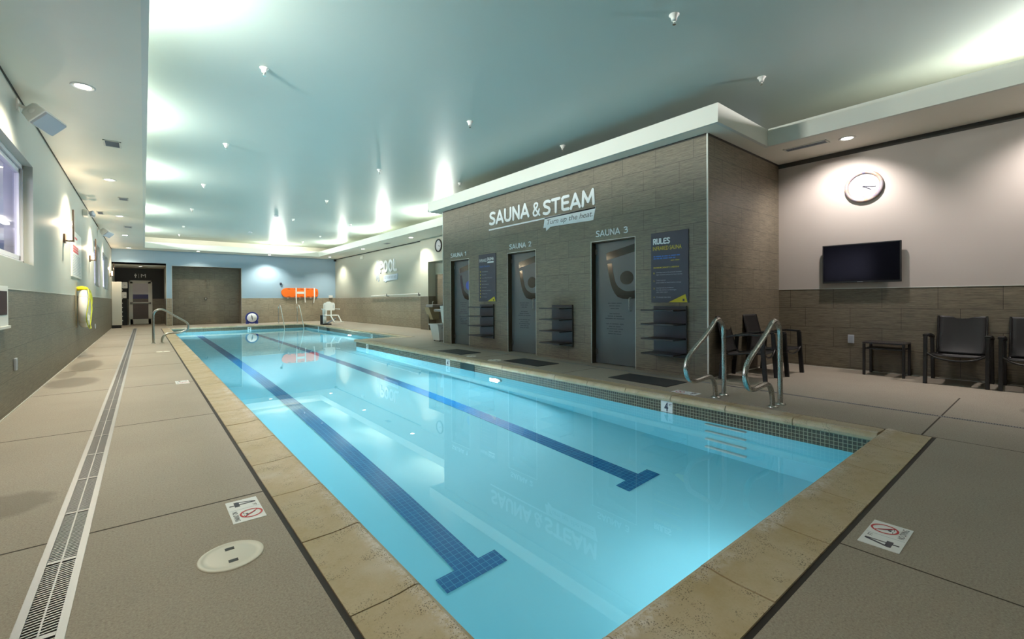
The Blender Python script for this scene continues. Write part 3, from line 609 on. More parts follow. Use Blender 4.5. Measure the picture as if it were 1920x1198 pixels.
mb = MB(); mb.box(wxw - .004, wxw, 20.2, 20.6, -.235, -.075); mb.build('skimmer_mouth', M['greenp'], label='tiny dark skimmer opening at the water edge right of the pool lift', cat='skimmer')
# recessed ladder steps under the handrails
for k, z in enumerate((-.32, -.58, -.84, -1.08)):
    mb = MB(); mb.box(wx1 - .05, wx1 - .001, 2.05, 2.48, z - .02, z + .02); bev(mb.build('pool_step', M['white'], label=f'white step tread under water below the handrails, {("topmost", "second from the top", "third from the top", "lowest")[k]}', cat='pool step', group='underwater step treads below the handrails'), .01)
for x, y, z, d, e in POOL_LAMPS:
    vis = x > 3; nm = ('on the wall below the sauna mats' if y < 8 else 'in the far side bay beyond the deck corner') if vis else {11: 'in the near-side wall halfway down the pool', 22: 'in the near-side wall at the far end', 3: 'in the near-side wall beside the depth tile', 1: 'in the near end wall, unseen, added to brighten the water'}[int(y)]
    xw_, yw_ = (wx1 if y < 8 else wxw) if vis else wx0 if d[0] else x, y if d[0] else wy0
    t_ = thing('underwater_light', (xw_, yw_, z - .13), 'round glowing underwater pool light ' + nm, 'pool light', 'underwater pool lights')
    mb = MB(); mb.lathe((xw_, yw_, z), d, [(.15, 0), (.15, .018), (.135, .026), (.118, .026), (.118, .010)], 28); mb.build('light_bezel', M['steel'], t_)
    mb = MB(); mb.lathe((xw_, yw_, z), d, [(.117, .008), (.09, .018), (.04, .024), (.001, .026)], 28); mb.build('light_lens', M['plens'], t_)

# ================================================================ HANDRAILS
def rail(name, pts, r, label, plates, cat='handrail', group=None, m='steel'):
    t_ = thing(name, (plates[0][0], plates[0][1], 0), label, cat, group); mb = MB(); mb.tube(smooth_path(pts, 6), r, 12); mb.build('rail_tube', M[m], t_)
    for (x, y) in plates: mb = MB(); mb.lathe((x, y, 0), (0, 0, 1), [(.052, 0), (.052, .006), (.045, .014), (.026, .018), (.024, .022)], 20); mb.build('floor_flange', M['steel'], t_)
RP = [(5.27, -.02), (5.27, .35), (5.27, .62), (5.262, .76), (5.22, .85), (5.14, .893), (5.06, .876), (4.99, .82), (4.80, .70), (4.56, .565), (4.47, .49), (4.435, .40), (4.46, .315), (4.53, .262), (4.63, .243), (4.77, .252), (4.90, .258), (4.985, .235), (5.04, .17), (5.065, .09), (5.075, -.02)]
for y, lb in ((2.54, 'bent steel pool grab rail, the farther of the pair before the sauna corner'), (1.935, 'bent steel pool grab rail, the nearer of the pair by the pool corner')):
    rail('grab_rail', [(x, y, z) for x, z in RP], .0260, lb, [(5.27, y), (5.075, y)], group='paired steel grab rails at the pool edge')
LP = [(.195, -.02), (.195, .4), (.197, .74), (.215, .84), (.27, .90), (.36, .92), (.45, .89), (.60, .78), (.80, .64), (.92, .55), (.968, .46), (.95, .37), (.88, .30), (.78, .27), (.62, .262), (.50, .25), (.42, .20), (.385, .11), (.375, -.02)]
rail('grab_rail', [(x, 15.68, z) for x, z in LP], .028, 'dark looking steel grab rail standing alone on the left pool edge', [(.195, 15.68), (.375, 15.68)])
for x, dy, lb in ((5.13, .0, 'left'), (5.98, 0, 'right')):
    yy = 24.45; pts = [(x, yy, -.02), (x, yy, .5), (x, yy, .80), (x, yy - .08, .90), (x, yy - .25, .925), (x, yy - .40, .85), (x, yy - .55, .70), (x, yy - .9, .25), (x, yy - 1.15, -.1), (x, yy - 1.3, -.5), (x, yy - 1.32, -1.24)]
    rail('ladder_rail', pts, .022, f'chrome pool entry rail at the far end, the {lb} of two', [(x, yy)], group='chrome entry rails at the far end', m='chrome')

# ================================================================ SAUNA FRONT
UY, UZ = Vector((0, -1, 0)), Vector((0, 0, 1))
def fac(y, z, d=0): return Vector((XF - d, y, z))
def words(mb, y, z, widths, h, gap=.012, depth=.0008, x=None, mi=0):
    yy = y
    for w_ in widths: mb.prism([(0, 0), (w_, 0), (w_, h), (0, h)], (x if x is not None else XF, yy, z), UY, UZ, depth, mi); yy -= w_ + gap
def sauna_door(n, y0, y1, nm, full=False):
    t_ = thing('sauna_door', (XF + DREC, (y0 + y1)/2, 0), f'frosted glass door of sauna {n} with dark curved logo, {nm}', 'door', 'frosted glass sauna doors')
    xs_ = XF + DREC; g = .012; W_ = y1 - y0
    mb = MB(); mb.box(xs_, xs_ + .03, y0 + .006, y1 - .012, .012, DZ - .02); mb.build('door_leaf', M['frost'], t_)
    mb = MB(); e = .010; mb.box(XF - .004, XF + .01, y0 - e, y0, 0, DZ + e); mb.box(XF - .004, XF + .01, y1, y1 + e, 0, DZ + e); mb.box(XF - .004, XF + .01, y0, y1, DZ, DZ + e); mb.build('edge_trim', M['trim'], t_)
    mb = MB(); mb.box(XF + .012, xs_ + .05, y1 - .008, y1 - .001, 0, DZ - .001); mb.box(XF + .012, xs_ + .05, y0 + .001, y0 + .005, 0, DZ - .001); mb.box(XF + .012, xs_ + .05, y0 + .006, y1 - .009, DZ - .015, DZ - .001); mb.build('door_jamb', mat('dark_wood_jamb', (.05, .036, .015), .5), t_)
    o = Vector((xs_ - .0002, y1, 0)); P = lambda y_, z_: (5.31 - y_ if True else 0, z_)
    cut = W_ - .008
    def clip(poly):   # keep x <= cut
        out = []
        for i in range(len(poly)):
            a, b = poly[i], poly[(i + 1) % len(poly)]
            if a[0] <= cut: out.append(a)
            if (a[0] <= cut) != (b[0] <= cut):
                k = (cut - a[0])/(b[0] - a[0]); out.append((cut, a[1] + (b[1] - a[1])*k))
        return out
    mb = MB(); bar = [P(5.06, 1.93), P(5.05, 1.805), P(4.40, 1.925), P(4.38, 2.06)]; mb.prism(clip(bar), o, UY, UZ, .0012)
    Uo = [(5.035, 1.745), (5.012, 1.58), (4.978, 1.435), (4.94, 1.33), (4.89, 1.245), (4.82, 1.17), (4.71, 1.137), (4.60, 1.134), (4.48, 1.142), (4.38, 1.16)]
    Ui = [(4.38, 1.30), (4.482, 1.272), (4.58, 1.262), (4.65, 1.265), (4.715, 1.285), (4.80, 1.335), (4.845, 1.385), (4.872, 1.44), (4.91, 1.58), (4.94, 1.75)]
    # build the U as quads between outer and inner so that it stays convex piecewise
    Ui_r = Ui[::-1]
    for i in range(len(Uo) - 1):
        q = clip([P(*Uo[i]), P(*Uo[i + 1]), P(*Ui_r[i + 1]), P(*Ui_r[i])])
        if len(q) > 2: mb.prism(q, o, UY, UZ, .0012)
    mb.build('logo_glass', M['film'], t_)
    mb = MB(); mb.prism(clip([P(4.632 + .135*math.cos(2*PI*k/30), 1.488 + .115*math.sin(2*PI*k/30)) for k in range(30)]), o, UY, UZ, .0012); mb.build('logo_dot', M['bluef'] if n == 1 else M['film'], t_)
    mb = MB(); zs = [1.055, 1.010, .965, .875, .832, .790, .700, .655, .615, .572, .530]; ws = [(.06, .10, .10), (.12, .10), (.09, .07), (.06, .14), (.12, .03, .12), (.16, .05, .16), (.06, .04, .14, .08), (.08, .04, .10), (.05, .16, .10), (.10, .08, .05), (.1, .05, .1)]
    for z_, w_ in zip(zs, ws):
        tot = sum(w_) + .015*(len(w_) - 1); words(mb, 4.885 + tot/2 - 5.31 + y1, z_, w_, .014, .015, .0012, xs_)
    mb.build('door_lettering', M['ink2'], t_)
    hy = 4.55 - 5.31 + y1
    if hy < y0 + .06: hy = y0 + .07
    mb = MB(); mb.tube(smooth_path([(xs_, hy, 1.15), (xs_ - .035, hy, 1.15), (xs_ - .05, hy, 1.13), (xs_ - .05, hy, 1.0), (xs_ - .05, hy, .955), (xs_ - .035, hy, .935), (xs_, hy, .935)], 5), .009, 10); mb.build('door_handle', M['steel'], t_)
    for z_ in (1.97, .20): mb = MB(); mb.box(xs_ - .008, xs_ + .001, y1 - .055, y1 - .012, z_ - .045, z_ + .045); mb.build('hinge', M['steel'], t_)
sauna_door(1, *DOORS[0], 'the farthest one'); sauna_door(2, *DOORS[1], 'the middle one'); sauna_door(3, *DOORS[2], 'the nearest one')
mb = MB()
strokes(mb, 'SAUNA', fac(8.345, 2.818), UY, UZ, 1.40, .315, .185, .008); strokes(mb, '&', fac(6.86, 2.80), UY, UZ, .24, .30, .13, .008); strokes(mb, 'STEAM', fac(6.555, 2.785), UY, UZ, 1.35, .305, .185, .008)
ws = thing('wall_lettering', fac(6.8, 2.5), 'large white SAUNA & STEAM lettering high on the tiled front', 'wall sign'); mb.build('letter', M['sign'], ws)
mb = MB(); mb.prism([(0, 0), (3.16, .01), (3.16, .035), (0, .03)], fac(8.36, 2.712), UY, UZ, .005); mb.build('underline', M['sign'], ws)
mb = MB(); mb.prism([(0, 0), (.07, .001), (.085, -.065), (.20, .002), (1.28, -.02), (1.335, .205), (.04, .19)], fac(6.54, 2.545), UY, UZ, .005); bn = mb.build('speech_banner', M['sign'], ws)
mb = MB(); letters(mb, 'Turn up the heat.', fac(6.43, 2.565, .0055), UY, UZ, 1.16, .125, .0, .25, .002); mb.build('banner_lettering', mat('taupe_ink', (.10, .095, .075), .5), bn)
for n, y_, w_ in ((1, 10.03, .73), (2, 7.62, .72), (3, 5.205, .68)):
    mb = MB(); strokes(mb, f'SAUNA {n}', fac(y_, 2.215), UY, UZ, w_, .112, .15, .006); mb.build('door_number_sign', M['sign'], label=f'white SAUNA lettering with its number over the ' + ('farthest', 'middle', 'nearest')[n - 1] + ' frosted door', cat='wall sign')
# rules board
rb = thing('rules_board', fac(3.775, 1.077), 'navy RULES INFRARED SAUNA board with yellow corner, beside sauna 3', 'wall sign')
mb = MB(); mb.box(XF - .012, XF, 3.465, 4.09, 1.077, 2.147); bev(mb.build('board_panel', M['navy'], rb), .002)
q = .0125; bd = .0009
mb = MB(); strokes(mb, 'RULES', fac(4.055, 1.965, q), UY, UZ, .295, .098, .2, bd); mb.build('title_lettering', M['sign'], rb)
mb = MB(); letters(mb, 'INFRARED SAUNA', fac(4.055, 1.875, q), UY, UZ, .48, .062, .0, 0, bd); letters(mb, 'MAXIMUM CAPACITY: 4 PERSONS', fac(4.045, 1.60, q), UY, UZ, .43, .022, .01, 0, bd)
for i, z_ in enumerate((1.515, 1.395, 1.28, 1.145, 1.07 + .0)): letters(mb, str(i + 1), fac(4.045, z_ if i < 4 else 1.145 - .075, q), UY, UZ, .013, .024, .02, 0, bd) if i < 4 else None
words(mb, 3.75, 1.708, (.06, .07), .007, x=XF - q); mb.build('yellow_lettering', M['yellow'], rb)
mb = MB(); words(mb, 4.045, 1.775, (.03, .09, .03, .06, .03, .08, .05), .018, x=XF - q); words(mb, 4.045, 1.742, (.04, .05, .04, .08, .06, .04), .018, x=XF - q); mb.build('blue_lettering', M['lblue'], rb)
mb = MB()
for s, z_, w_ in (('Clothing required & personal footwear', 1.525, .43), ('(light workout clothes for best results).', 1.490, .44), ('Towel required', 1.405, .16), ('(place towel on bench before sitting).', 1.370, .42), ('Liquid products prohibited', 1.290, .29), ('(no oils, lotions, or beverages', 1.257, .34), ('other than water).', 1.224, .20), ('15 minutes max time.', 1.150, .25)):
    mb = MB(); letters(mb, s, fac(4.00, z_, q), UY, UZ, w_, .020, .006, 0, bd); mb.build('rule_lettering', M['tgrey'], rb)
mb = MB(); mb.prism([(.30, .004), (.605, .004), (.575, .125)], fac(4.09, 1.077, .0122), UY, UZ, .0012); mb.build('corner_triangle', M['yellow'], rb)
mb = MB(); mb.prism([(.530, .02), (.56, .02), (.56, .055), (.53, .055)], fac(4.09, 1.077, .0136), UY, UZ, .0006); mb.build('corner_emblem', M['ink'], rb)
# benefits board
sb_ = thing('benefits_board', fac(8.43, 1.093), 'narrow navy INFRARED SAUNA list board between sauna 1 and sauna 2', 'wall sign')
mb = MB(); mb.box(XF - .012, XF, 8.10, 8.765, 1.093, 2.187); bev(mb.build('board_panel', M['navy'], sb_), .002)
mb = MB(); letters(mb, 'INFRARED', fac(8.73, 2.01, q), UY, UZ, .29, .075, .0, 0, bd); letters(mb, 'SAUNA', fac(8.42, 2.03, q), UY, UZ, .25, .075, .03, 0, bd); mb.prism([(0, 0), (.24, .0), (.25, .035), (.01, .035)], fac(8.42, 1.975, q), UY, UZ, bd); mb.build('title_lettering', M['sign'], sb_)
mb = MB(); letters(mb, 'Health Benefits', fac(8.73, 1.885, q), UY, UZ, .40, .05, .0, 0, bd); mb.build('blue_lettering', M['lblue'], sb_)
mb = MB(); mi = MB()
for i, (s, w_) in enumerate((('Detoxification', .24), ('Relaxation', .18), ('Lower Blood Pressure', .40), ('Pain Relief', .19), ('Skin Purification', .28), ('Cell Health', .19), ('Improved Circulation', .36), ('Weight Loss', .21), ('Anti-Aging', .19))):
    z_ = 1.775 - i*.0735; letters(mb, s, fac(8.64, z_, q), UY, UZ, w_, .024, .0, 0, bd); mi.prism([(.012*math.cos(2*PI*k/7), .02*math.sin(2*PI*k/7)) for k in range(7)], fac(8.70, z_ + .012, q), UY, UZ, bd)
mb.build('list_lettering', M['tgrey'], sb_); mi.build('list_icons', M['yellow'], sb_)
mb = MB(); mb.prism([(.35, .004), (.65, .004), (.61, .115)], fac(8.765, 1.093, .0122), UY, UZ, .0012); mb.build('corner_triangle', M['yellow'], sb_)
mb = MB(); mb.prism([(.565, .02), (.60, .02), (.60, .052), (.565, .052)], fac(8.765, 1.093, .0136), UY, UZ, .0006); mb.build('corner_emblem', M['ink'], sb_)
# wall shelf racks
def rack(y0, label):
    yc = y0 + .275; t_ = thing('shelf_rack', (XF, yc, .25), label, 'shelf', 'black wall racks between the sauna doors')
    mb = MB(); mb.box(XF - .02, XF, y0, y0 + .55, .255, 1.025); bev(mb.build('back_panel', M['shelfb'], t_), .01)
    for z_ in (.965, .757, .541, .322): mb = MB(); mb.box(XF - .36, XF - .02, y0 + .005, y0 + .545, z_ - .011, z_ + .011); bev(mb.build('shelf_board', M['shelf'], t_), .003)
    mb = MB(); mb.box(XF - .036, XF - .0205, y0 - .014, y0 + .0, .25, 1.03); mb.build('side_edge', M['black'], t_)
rack(3.50, 'black four-tier wall rack below the RULES board, nearest of three'); rack(5.755, 'black four-tier wall rack between sauna 2 and sauna 3'); rack(8.18, 'black four-tier wall rack between sauna 1 and sauna 2')
for x, y, lb in ((5.44, 3.71, 'black rubber mat before sauna 3, nearest of three'), (5.40, 6.11, 'black rubber mat before sauna 2'), (5.32, 8.37, 'black rubber mat before sauna 1, farthest of three')):
    mb = MB(); mb.box(x - .255, x + .255, y - .47, y + .47, 0, .009); bev(mb.build('floor_mat', M['rub'], label=lb, cat='mat', group='black mats before the sauna doors'), .004)

# ================================================================ RIGHT CORNER: TV, clock, chairs, table
tv = thing('television', (XT, 2.01, 1.36), 'black flat screen television mounted on the taupe wall', 'television')
mb = MB(); mb.box(XT - .09, XT - .055, 1.515, 2.50, 1.365, 1.97); bev(mb.build('casing', M['black'], tv), .006)
mb = MB(); mb.box(XT - .0915, XT - .0895, 1.532, 2.483, 1.392, 1.953); mb.build('screen', M['screen'], tv)
mb = MB(); mb.box(XT - .055, XT, 1.80, 2.22, 1.48, 1.85); mb.build('wall_bracket', M['black'], tv)
mb = MB(); mb.box(XT - .0925, XT - .0905, 1.97, 2.04, 1.373, 1.380); mb.build('maker_mark', M['tgrey'], tv)
def wclock(c, r, rimm, label, ax=(-1, 0, 0), hands=(4.3, 3.4)):
    c = Vector(c); a = Vector(ax); ux = Vector((0, -1, 0)) if abs(a.x) > .5 else Vector((1, 0, 0)); t_ = thing('wall_clock', c - Vector((0, 0, r)), label, 'clock')
    mb = MB(); mb.lathe(c, ax, [(r*.98, 0), (r, .02), (r*.985, .038), (r*.90, .045), (r*.80, .036), (r*.785, .018)], 48); mb.build('rim', rimm, t_)
    mb = MB(); mb.lathe(c, ax, [(r*.79, .0185), (.001, .0187)], 40); mb.build('dial', M['dial'], t_)
    for k in range(1, 13):
        mb = MB(); an = PI/2 - k*PI/6; s = r*.13; p = c + a*.0192 + ux*(r*.64*math.cos(an)) + UZ*(r*.64*math.sin(an)); letters(mb, str(k), p - ux*(s*.4 if k < 10 else s*.6) - UZ*s*.5, ux, UZ, s*(.7 if k < 10 else 1.2), s, .0, 0, .0008); mb.build('numeral', M['grey2'], t_)
    mb = MB()
    for hr, L_, w_ in ((hands[0], r*.45, r*.03), (hands[1], r*.62, r*.022)):
        an = PI/2 - hr*PI/6; d = ux*math.cos(an) + UZ*math.sin(an); mb.bar(c + a*.022 - d*r*.06, c + a*.022 + d*L_, w_*2, .002, up=tuple(a))
    mb.lathe(c, ax, [(r*.04, .018), (r*.04, .026), (.001, .027)], 12); mb.build('hands', M['ink'], t_); return t_
wclock((XT, 1.972, 2.842), .245, M['rim'], 'round wall clock with a mottled rim above the television', hands=(4.1, 3.3))
wclock((PXP, 14.36, 3.10), .24, M['black'], 'black rimmed round clock partly hidden by the sauna block', hands=(4.1, 3.3))
def outlet(name, x, y, z, label, sx):
    t_ = thing(name, (x, y, z - .06), label, 'outlet'); mb = MB(); mb.box(min(x, x + sx*.02), max(x, x + sx*.02), y - .04, y + .04, z - .065, z + .065); bev(mb.build('cover_plate', M['grey'], t_), .004)
    mb = MB(); mb.box(min(x + sx*.0205, x + sx*.022), max(x + sx*.0205, x + sx*.022), y - .025, y + .025, z - .045, z + .045); mb.build('flap', M['tgrey'], t_)
outlet('wall_outlet', XT, 2.14, .485, 'grey outlet cover on the tiles left of the low table', -1)
outlet('wall_outlet', XL, 7.08, .48, 'grey outlet cover low on the left tiled wall', 1); outlet('wall_outlet', XL, 17.3, .45, 'tiny pale outlet low on the far left tiles', 1)
def make_chair(label):
    """sling armchair, facing -Y, origin at the floor centre"""
    t_ = thing('sling_armchair', (0, 0, 0), label, 'chair', 'dark sling armchairs'); w2 = .285; OFF[t_.name] = Vector((0, 0, 0))
    def leg(x, pts, wx=.045, wy=.028):
        m = MB()
        for i in range(len(pts) - 1): m.bar((x, *pts[i]), (x, *pts[i + 1]), .038, .055, up=(0, 1, 0))
        return m
    for s in (-1, 1):
        bev(leg(s*w2, [(-.30, .0), (-.275, .35), (-.262, .625)]).build('front_leg', M['frame'], t_), .005)
        bev(leg(s*w2, [(.27, .0), (.235, .34), (.215, .60)]).build('rear_leg', M['frame'], t_), .005)
        m = MB(); ap = [(-.275, .632), (-.10, .640), (.06, .622), (.215, .588)]
        for i in range(3): m.bar((s*w2, *ap[i]), (s*w2, *ap[i + 1]), .055, .028)
        bev(m.build('armrest', M['frame'], t_), .005)
        m = MB(); sp_ = [(-.265, .385), (-.05, .375), (.15, .345), (.215, .37), (.25, .50), (.30, .70), (.345, .875)]
        m.tube(smooth_path([(s*.235, *p) for p in sp_], 4), .013, 8); m.build('side_rail', M['frame'], t_)
        m = MB(); m.bar((s*.235, -.255, .385), (s*w2, -.268, .40), .02, .02); m.build('rail_bracket', M['frame'], t_); m = MB(); m.bar((s*.235, .19, .352), (s*w2, .225, .37), .02, .02); m.build('rail_bracket', M['frame'], t_)
    m = MB(); fr_ = [(-.272, .40), (-.20, .352), (-.10, .325), (0, .316), (.10, .325), (.20, .352), (.272, .40)]; m.tube(smooth_path([(x, -.285, z) for x, z in fr_], 4), .0125, 8); m.build('front_stretcher', M['frame'], t_)
    m = MB(); m.tube([(-.27, .245, .36), (.27, .245, .36)], .012, 8); m.build('rear_stretcher', M['frame'], t_)
    def slingmesh(path, sag):
        m = MB(); P = smooth_path([(0, *p) for p in path], 4); n = 8; vs = []
        for i, p in enumerate(P):
            tan = (P[min(i + 1, len(P) - 1)] - P[max(i - 1, 0)]).normalized(); nr = Vector((1, 0, 0)).cross(tan)
            for k in range(n + 1):
                x = -.235 + .47*k/n; sg = sag*(1 - (x/.235)**2)*math.sin(PI*i/(len(P) - 1)); vs.append(p + Vector((x, 0, 0)) - nr*sg)
        fs = [(i*(n + 1) + k, i*(n + 1) + k + 1, (i + 1)*(n + 1) + k + 1, (i + 1)*(n + 1) + k) for i in range(len(P) - 1) for k in range(n)]
        m.add(vs, fs, 0, True); return m
    def solid(o): md = o.modifiers.new('thick', 'SOLIDIFY'); md.thickness = .006; return o
    solid(slingmesh([(-.285, .37), (-.265, .39), (-.05, .38), (.15, .35), (.20, .36)], .03).build('seat', M['sling'], t_))
    solid(slingmesh([(.21, .375), (.25, .50), (.30, .70), (.345, .88)], .03).build('backrest', M['sling'], t_))
    return t_
ch = make_chair('dark brown sling armchair against the taupe wall right of the low table')
ch.location = (8.285, .895, 0); ch.rotation_euler = (0, 0, -PI/2)
copy_tree(ch, (8.285, .215, 0), -PI/2, 'dark brown sling armchair cut by the right edge of the photo')
copy_tree(ch, (6.63, 2.86, 0), R(8), 'dark brown sling armchair nearest the white corner of the sauna block')
copy_tree(ch, (7.46, 2.84, 0), R(0), 'dark brown sling armchair in the corner where the sauna block meets the taupe wall')
tb = thing('side_table', (8.41, 1.66, 0), 'low dark metal side table with a lower slung shelf, left of the armchair', 'table')
ty0, ty1, tx0, tx1, tz = 1.42, 1.90, 8.20, 8.60, .485
mb = MB(); mb.box(tx0, tx1, ty0, ty1, tz - .022, tz); bev(mb.build('tabletop', mat('dark_table_top', (.03, .026, .03), .25), tb), .004)
mb = MB(); mb.box(tx0 + .03, tx1 - .03, ty0 + .03, ty1 - .03, tz - .105, tz - .085); mb.build('lower_shelf', M['frame'], tb)
for x in (tx0, tx1 - .032):
    for y in (ty0, ty1 - .032): mb = MB(); mb.box(x, x + .032, y, y + .032, 0, tz - .0225); bev(mb.build('leg', M['frame'], tb), .004)

# ================================================================ CEILING FITTINGS
def dl_label(x, y):
    if x > 7.9: return 'recessed downlight over the television wall' + (', unseen, added to light the wall' if y < 0 else ', glaring next to the slot vent')
    if x < 0: return {6: 'recessed downlight in the left soffit, nearest and brightest', 11: 'recessed downlight in the left soffit, second from the nearest', 16: 'recessed downlight in the left soffit, third from the nearest', 20: 'recessed downlight in the left soffit, fourth from the nearest', 25: 'recessed downlight in the left soffit, farthest by the blue wall'}.get(int(y), 'recessed downlight in the left soffit, unseen, added as fill')
    if x > 7: return {15: 'recessed downlight right of the POOL sign', 20: 'recessed downlight left of the POOL sign', 24: 'recessed downlight by the blue wall corner'}[int(y)]
    return 'recessed downlight over the tiled shower recess' if x < 3 else 'recessed downlight washing the blue wall above the rescue board'
def downlight(x, y, z, label):
    t_ = thing('downlight', (x, y, z - .008), label, 'ceiling light', 'recessed downlights')
    mb = MB(); mb.lathe((x, y, z), (0, 0, -1), [(.105, 0), (.105, .004), (.098, .008), (.083, .008), (.080, .002)], 28); mb.build('trim_ring', M['white'], t_)
    mb = MB(); mb.lathe((x, y, z), (0, 0, -1), [(.079, .001), (.05, .004), (.001, .005)], 24); mb.build('lens', M['lens'], t_)
for x, y, e in LAMPS_SOFFIT:
    if y > -2.5 and not (x < 0 and y < 5): downlight(x, y, ZS, dl_label(x, y))
downlight(-.1, 27.6, AZ, 'recessed downlight in the alcove ceiling before the men door')
SPK = [(1.19, 6.34), (4.245, 2.545), (6.346, 2.543), (4.157, 6.164), (6.185, 6.04), (1.206, 9.84), (4.093, 9.68), (6.133, 9.56), (1.18, 13.6), (4.148, 13.6), (4.152, 17.4), (6.14, 17.3), (1.2, 17.4), (1.214, 21.6), (6.2, 21.3), (1.22, 24.4), (6.1, 23.8)]
s0 = None
for i, (x, y) in enumerate(SPK):
    rw = ['on the left side of the ceiling', 'down the middle of the ceiling', 'above the sauna side'][0 if x < 2 else 1 if x < 5 else 2]
    lb = f'white pendent sprinkler {rw}, ' + ('nearest row' if y < 3 else 'second row' if y < 7 else 'third row' if y < 10 else 'fourth row' if y < 14 else 'fifth row' if y < 18 else 'sixth row' if y < 22 else 'last row') + ' from the camera'
    if s0 is None:
        s0 = thing('sprinkler', (x, y, ZC), lb, 'sprinkler', 'pendent sprinklers on the big ceiling')
        mb = MB(); mb.lathe((x, y, ZC), (0, 0, -1), [(.052, 0), (.052, .004), (.038, .014), (.029, .040), (.027, .056), (.012, .056)], 20); mb.build('cup', M['white'], s0)
        mb = MB(); mb.lathe((x, y, ZC), (0, 0, -1), [(.010, .05), (.010, .07), (.006, .075)], 10)
        for s in (-1, 1): mb.tube([(x + s*.012, y, ZC - .055), (x + s*.017, y, ZC - .075), (x, y, ZC - .098)], .003, 6)
        mb.lathe((x, y, ZC), (0, 0, -1), [(.018, .097), (.018, .100)], 12); mb.build('head', M['chrome'], s0)
    else: copy_tree(s0, (x, y, ZC), None, lb)
for x, y in ((3.53, 17.04), (3.51, 21.79)): mb = MB(); mb.lathe((x, y, ZC), (0, 0, -1), [(.07, 0), (.07, .02), (.05, .035), (.001, .036)], 20); mb.build('smoke_detector', M['grey'], label=f'small round grey detector on the big ceiling, {"nearer" if y < 20 else "farther"} of two', cat='smoke detector')
def vent(x, y, wx, wy, label, slats_y=True, z=ZS):
    t_ = thing('ceiling_vent', (x, y, z - .008), label, 'vent'); mb = MB(); f = .022
    mb.box(x - wx/2, x + wx/2, y - wy/2, y - wy/2 + f, z - .008, z); mb.box(x - wx/2, x + wx/2, y + wy/2 - f, y + wy/2, z - .008, z); mb.box(x - wx/2, x - wx/2 + f, y - wy/2, y + wy/2, z - .008, z); mb.box(x + wx/2 - f, x + wx/2, y - wy/2, y + wy/2, z - .008, z); mb.build('vent_frame', M['cream'], t_)
    mb = MB(); mb.box(x - wx/2 + f, x + wx/2 - f, y - wy/2 + f, y + wy/2 - f, z - .003, z - .001); mb.build('vent_backing', M['reveal'], t_)
    mb = MB()
    if slats_y:
        n = max(3, int(wy/.03))
        for i in range(n): yy = y - wy/2 + f + (wy - 2*f)*(i + .5)/n; mb.box(x - wx/2 + f, x + wx/2 - f, yy - .002, yy + .002, z - .007, z - .003)
    else:
        n = max(2, int(wx/.04))
        for i in range(n): xx = x - wx/2 + f + (wx - 2*f)*(i + .5)/n; mb.box(xx - .003, xx + .003, y - wy/2 + f, y + wy/2 - f, z - .007, z - .003)
    mb.build('vent_slats', M['tgrey'], t_)
vent(-.34, 8.85, .20, .34, 'square grey grille in the left soffit, nearest of its row'); vent(-.34, 13.45, .18, .34, 'square grey grille in the left soffit, second of its row'); vent(-.36, 18.4, .2, .34, 'small grey grille in the left soffit, farthest of its row')
vent(-.86, 15.9, .14, .5, 'faint grille in the left soffit beside the wall'); vent(7.87, 2.52, .17, .58, 'long dark slot vent in the soffit beside the bright downlight', False); vent(7.75, 17.6, .2, .4, 'pale grille in the soffit above the POOL sign')

# ================================================================ LEFT WALL FITTINGS
def speaker(y, z, s, label):
    t_ = thing('wall_speaker', (XL, y, z), label, 'speaker', 'white speakers on the left wall'); p = Vector((XL + .20, y, z - .10)); d = Vector((.45, -.30, -.55)).normalized(); sx_ = Vector((-.30, -.9, 0)).normalized(); sx_ = (sx_ - d*sx_.dot(d)).normalized(); u = sx_.cross(d)
    mb = MB(); hw, hd = .12*s, .11*s
    def ring(k, w_, h_): c = p + d*k; return [c + sx_*w_ + u*h_, c - sx_*w_ + u*h_, c - sx_*w_ - u*h_, c + sx_*w_ - u*h_]
    r0, r1, r2 = ring(-.15*s, .10*s, .06*s), ring(-.06*s, .17*s, .10*s), ring(.10*s, .19*s, .12*s)
    mb.add(r0 + r1 + r2, [(0, 1, 2, 3), (11, 10, 9, 8)] + [(4*k + i, 4*k + (i + 1) % 4, 4*k + 4 + (i + 1) % 4, 4*k + 4 + i) for k in (0, 1) for i in range(4)]); bev(mb.build('cabinet', M['white'], t_), .012, 3)
    r3 = ring(.1005*s, .18*s, .11*s); r4 = ring(.125*s, .17*s, .10*s); mb = MB(); mb.add(r3 + r4, [(0, 1, 2, 3), (7, 6, 5, 4)] + [(i, (i + 1) % 4, 4 + (i + 1) % 4, 4 + i) for i in range(4)]); bev(mb.build('grille', M['grey'], t_), .004)
    mb = MB(); mb.bar((XL, y, z), p - d*.03 + Vector((0, 0, .02)), .06, .03); mb.box(XL, XL + .015, y - .05, y + .05, z - .06, z + .06); mb.build('bracket', M['white'], t_)
    mb = MB(); mb.lathe(p - sx_*0 + u*0 + sx_*(.14*s), tuple(sx_), [(.04, 0), (.04, .03), (.03, .035), (.001, .036)], 16); mb.build('pivot_knob', M['white'], t_)
speaker(7.35, 3.33, .88, 'white angled wall speaker above the near window'); speaker(18.6, 3.36, .85, 'white angled wall speaker far down the left wall')
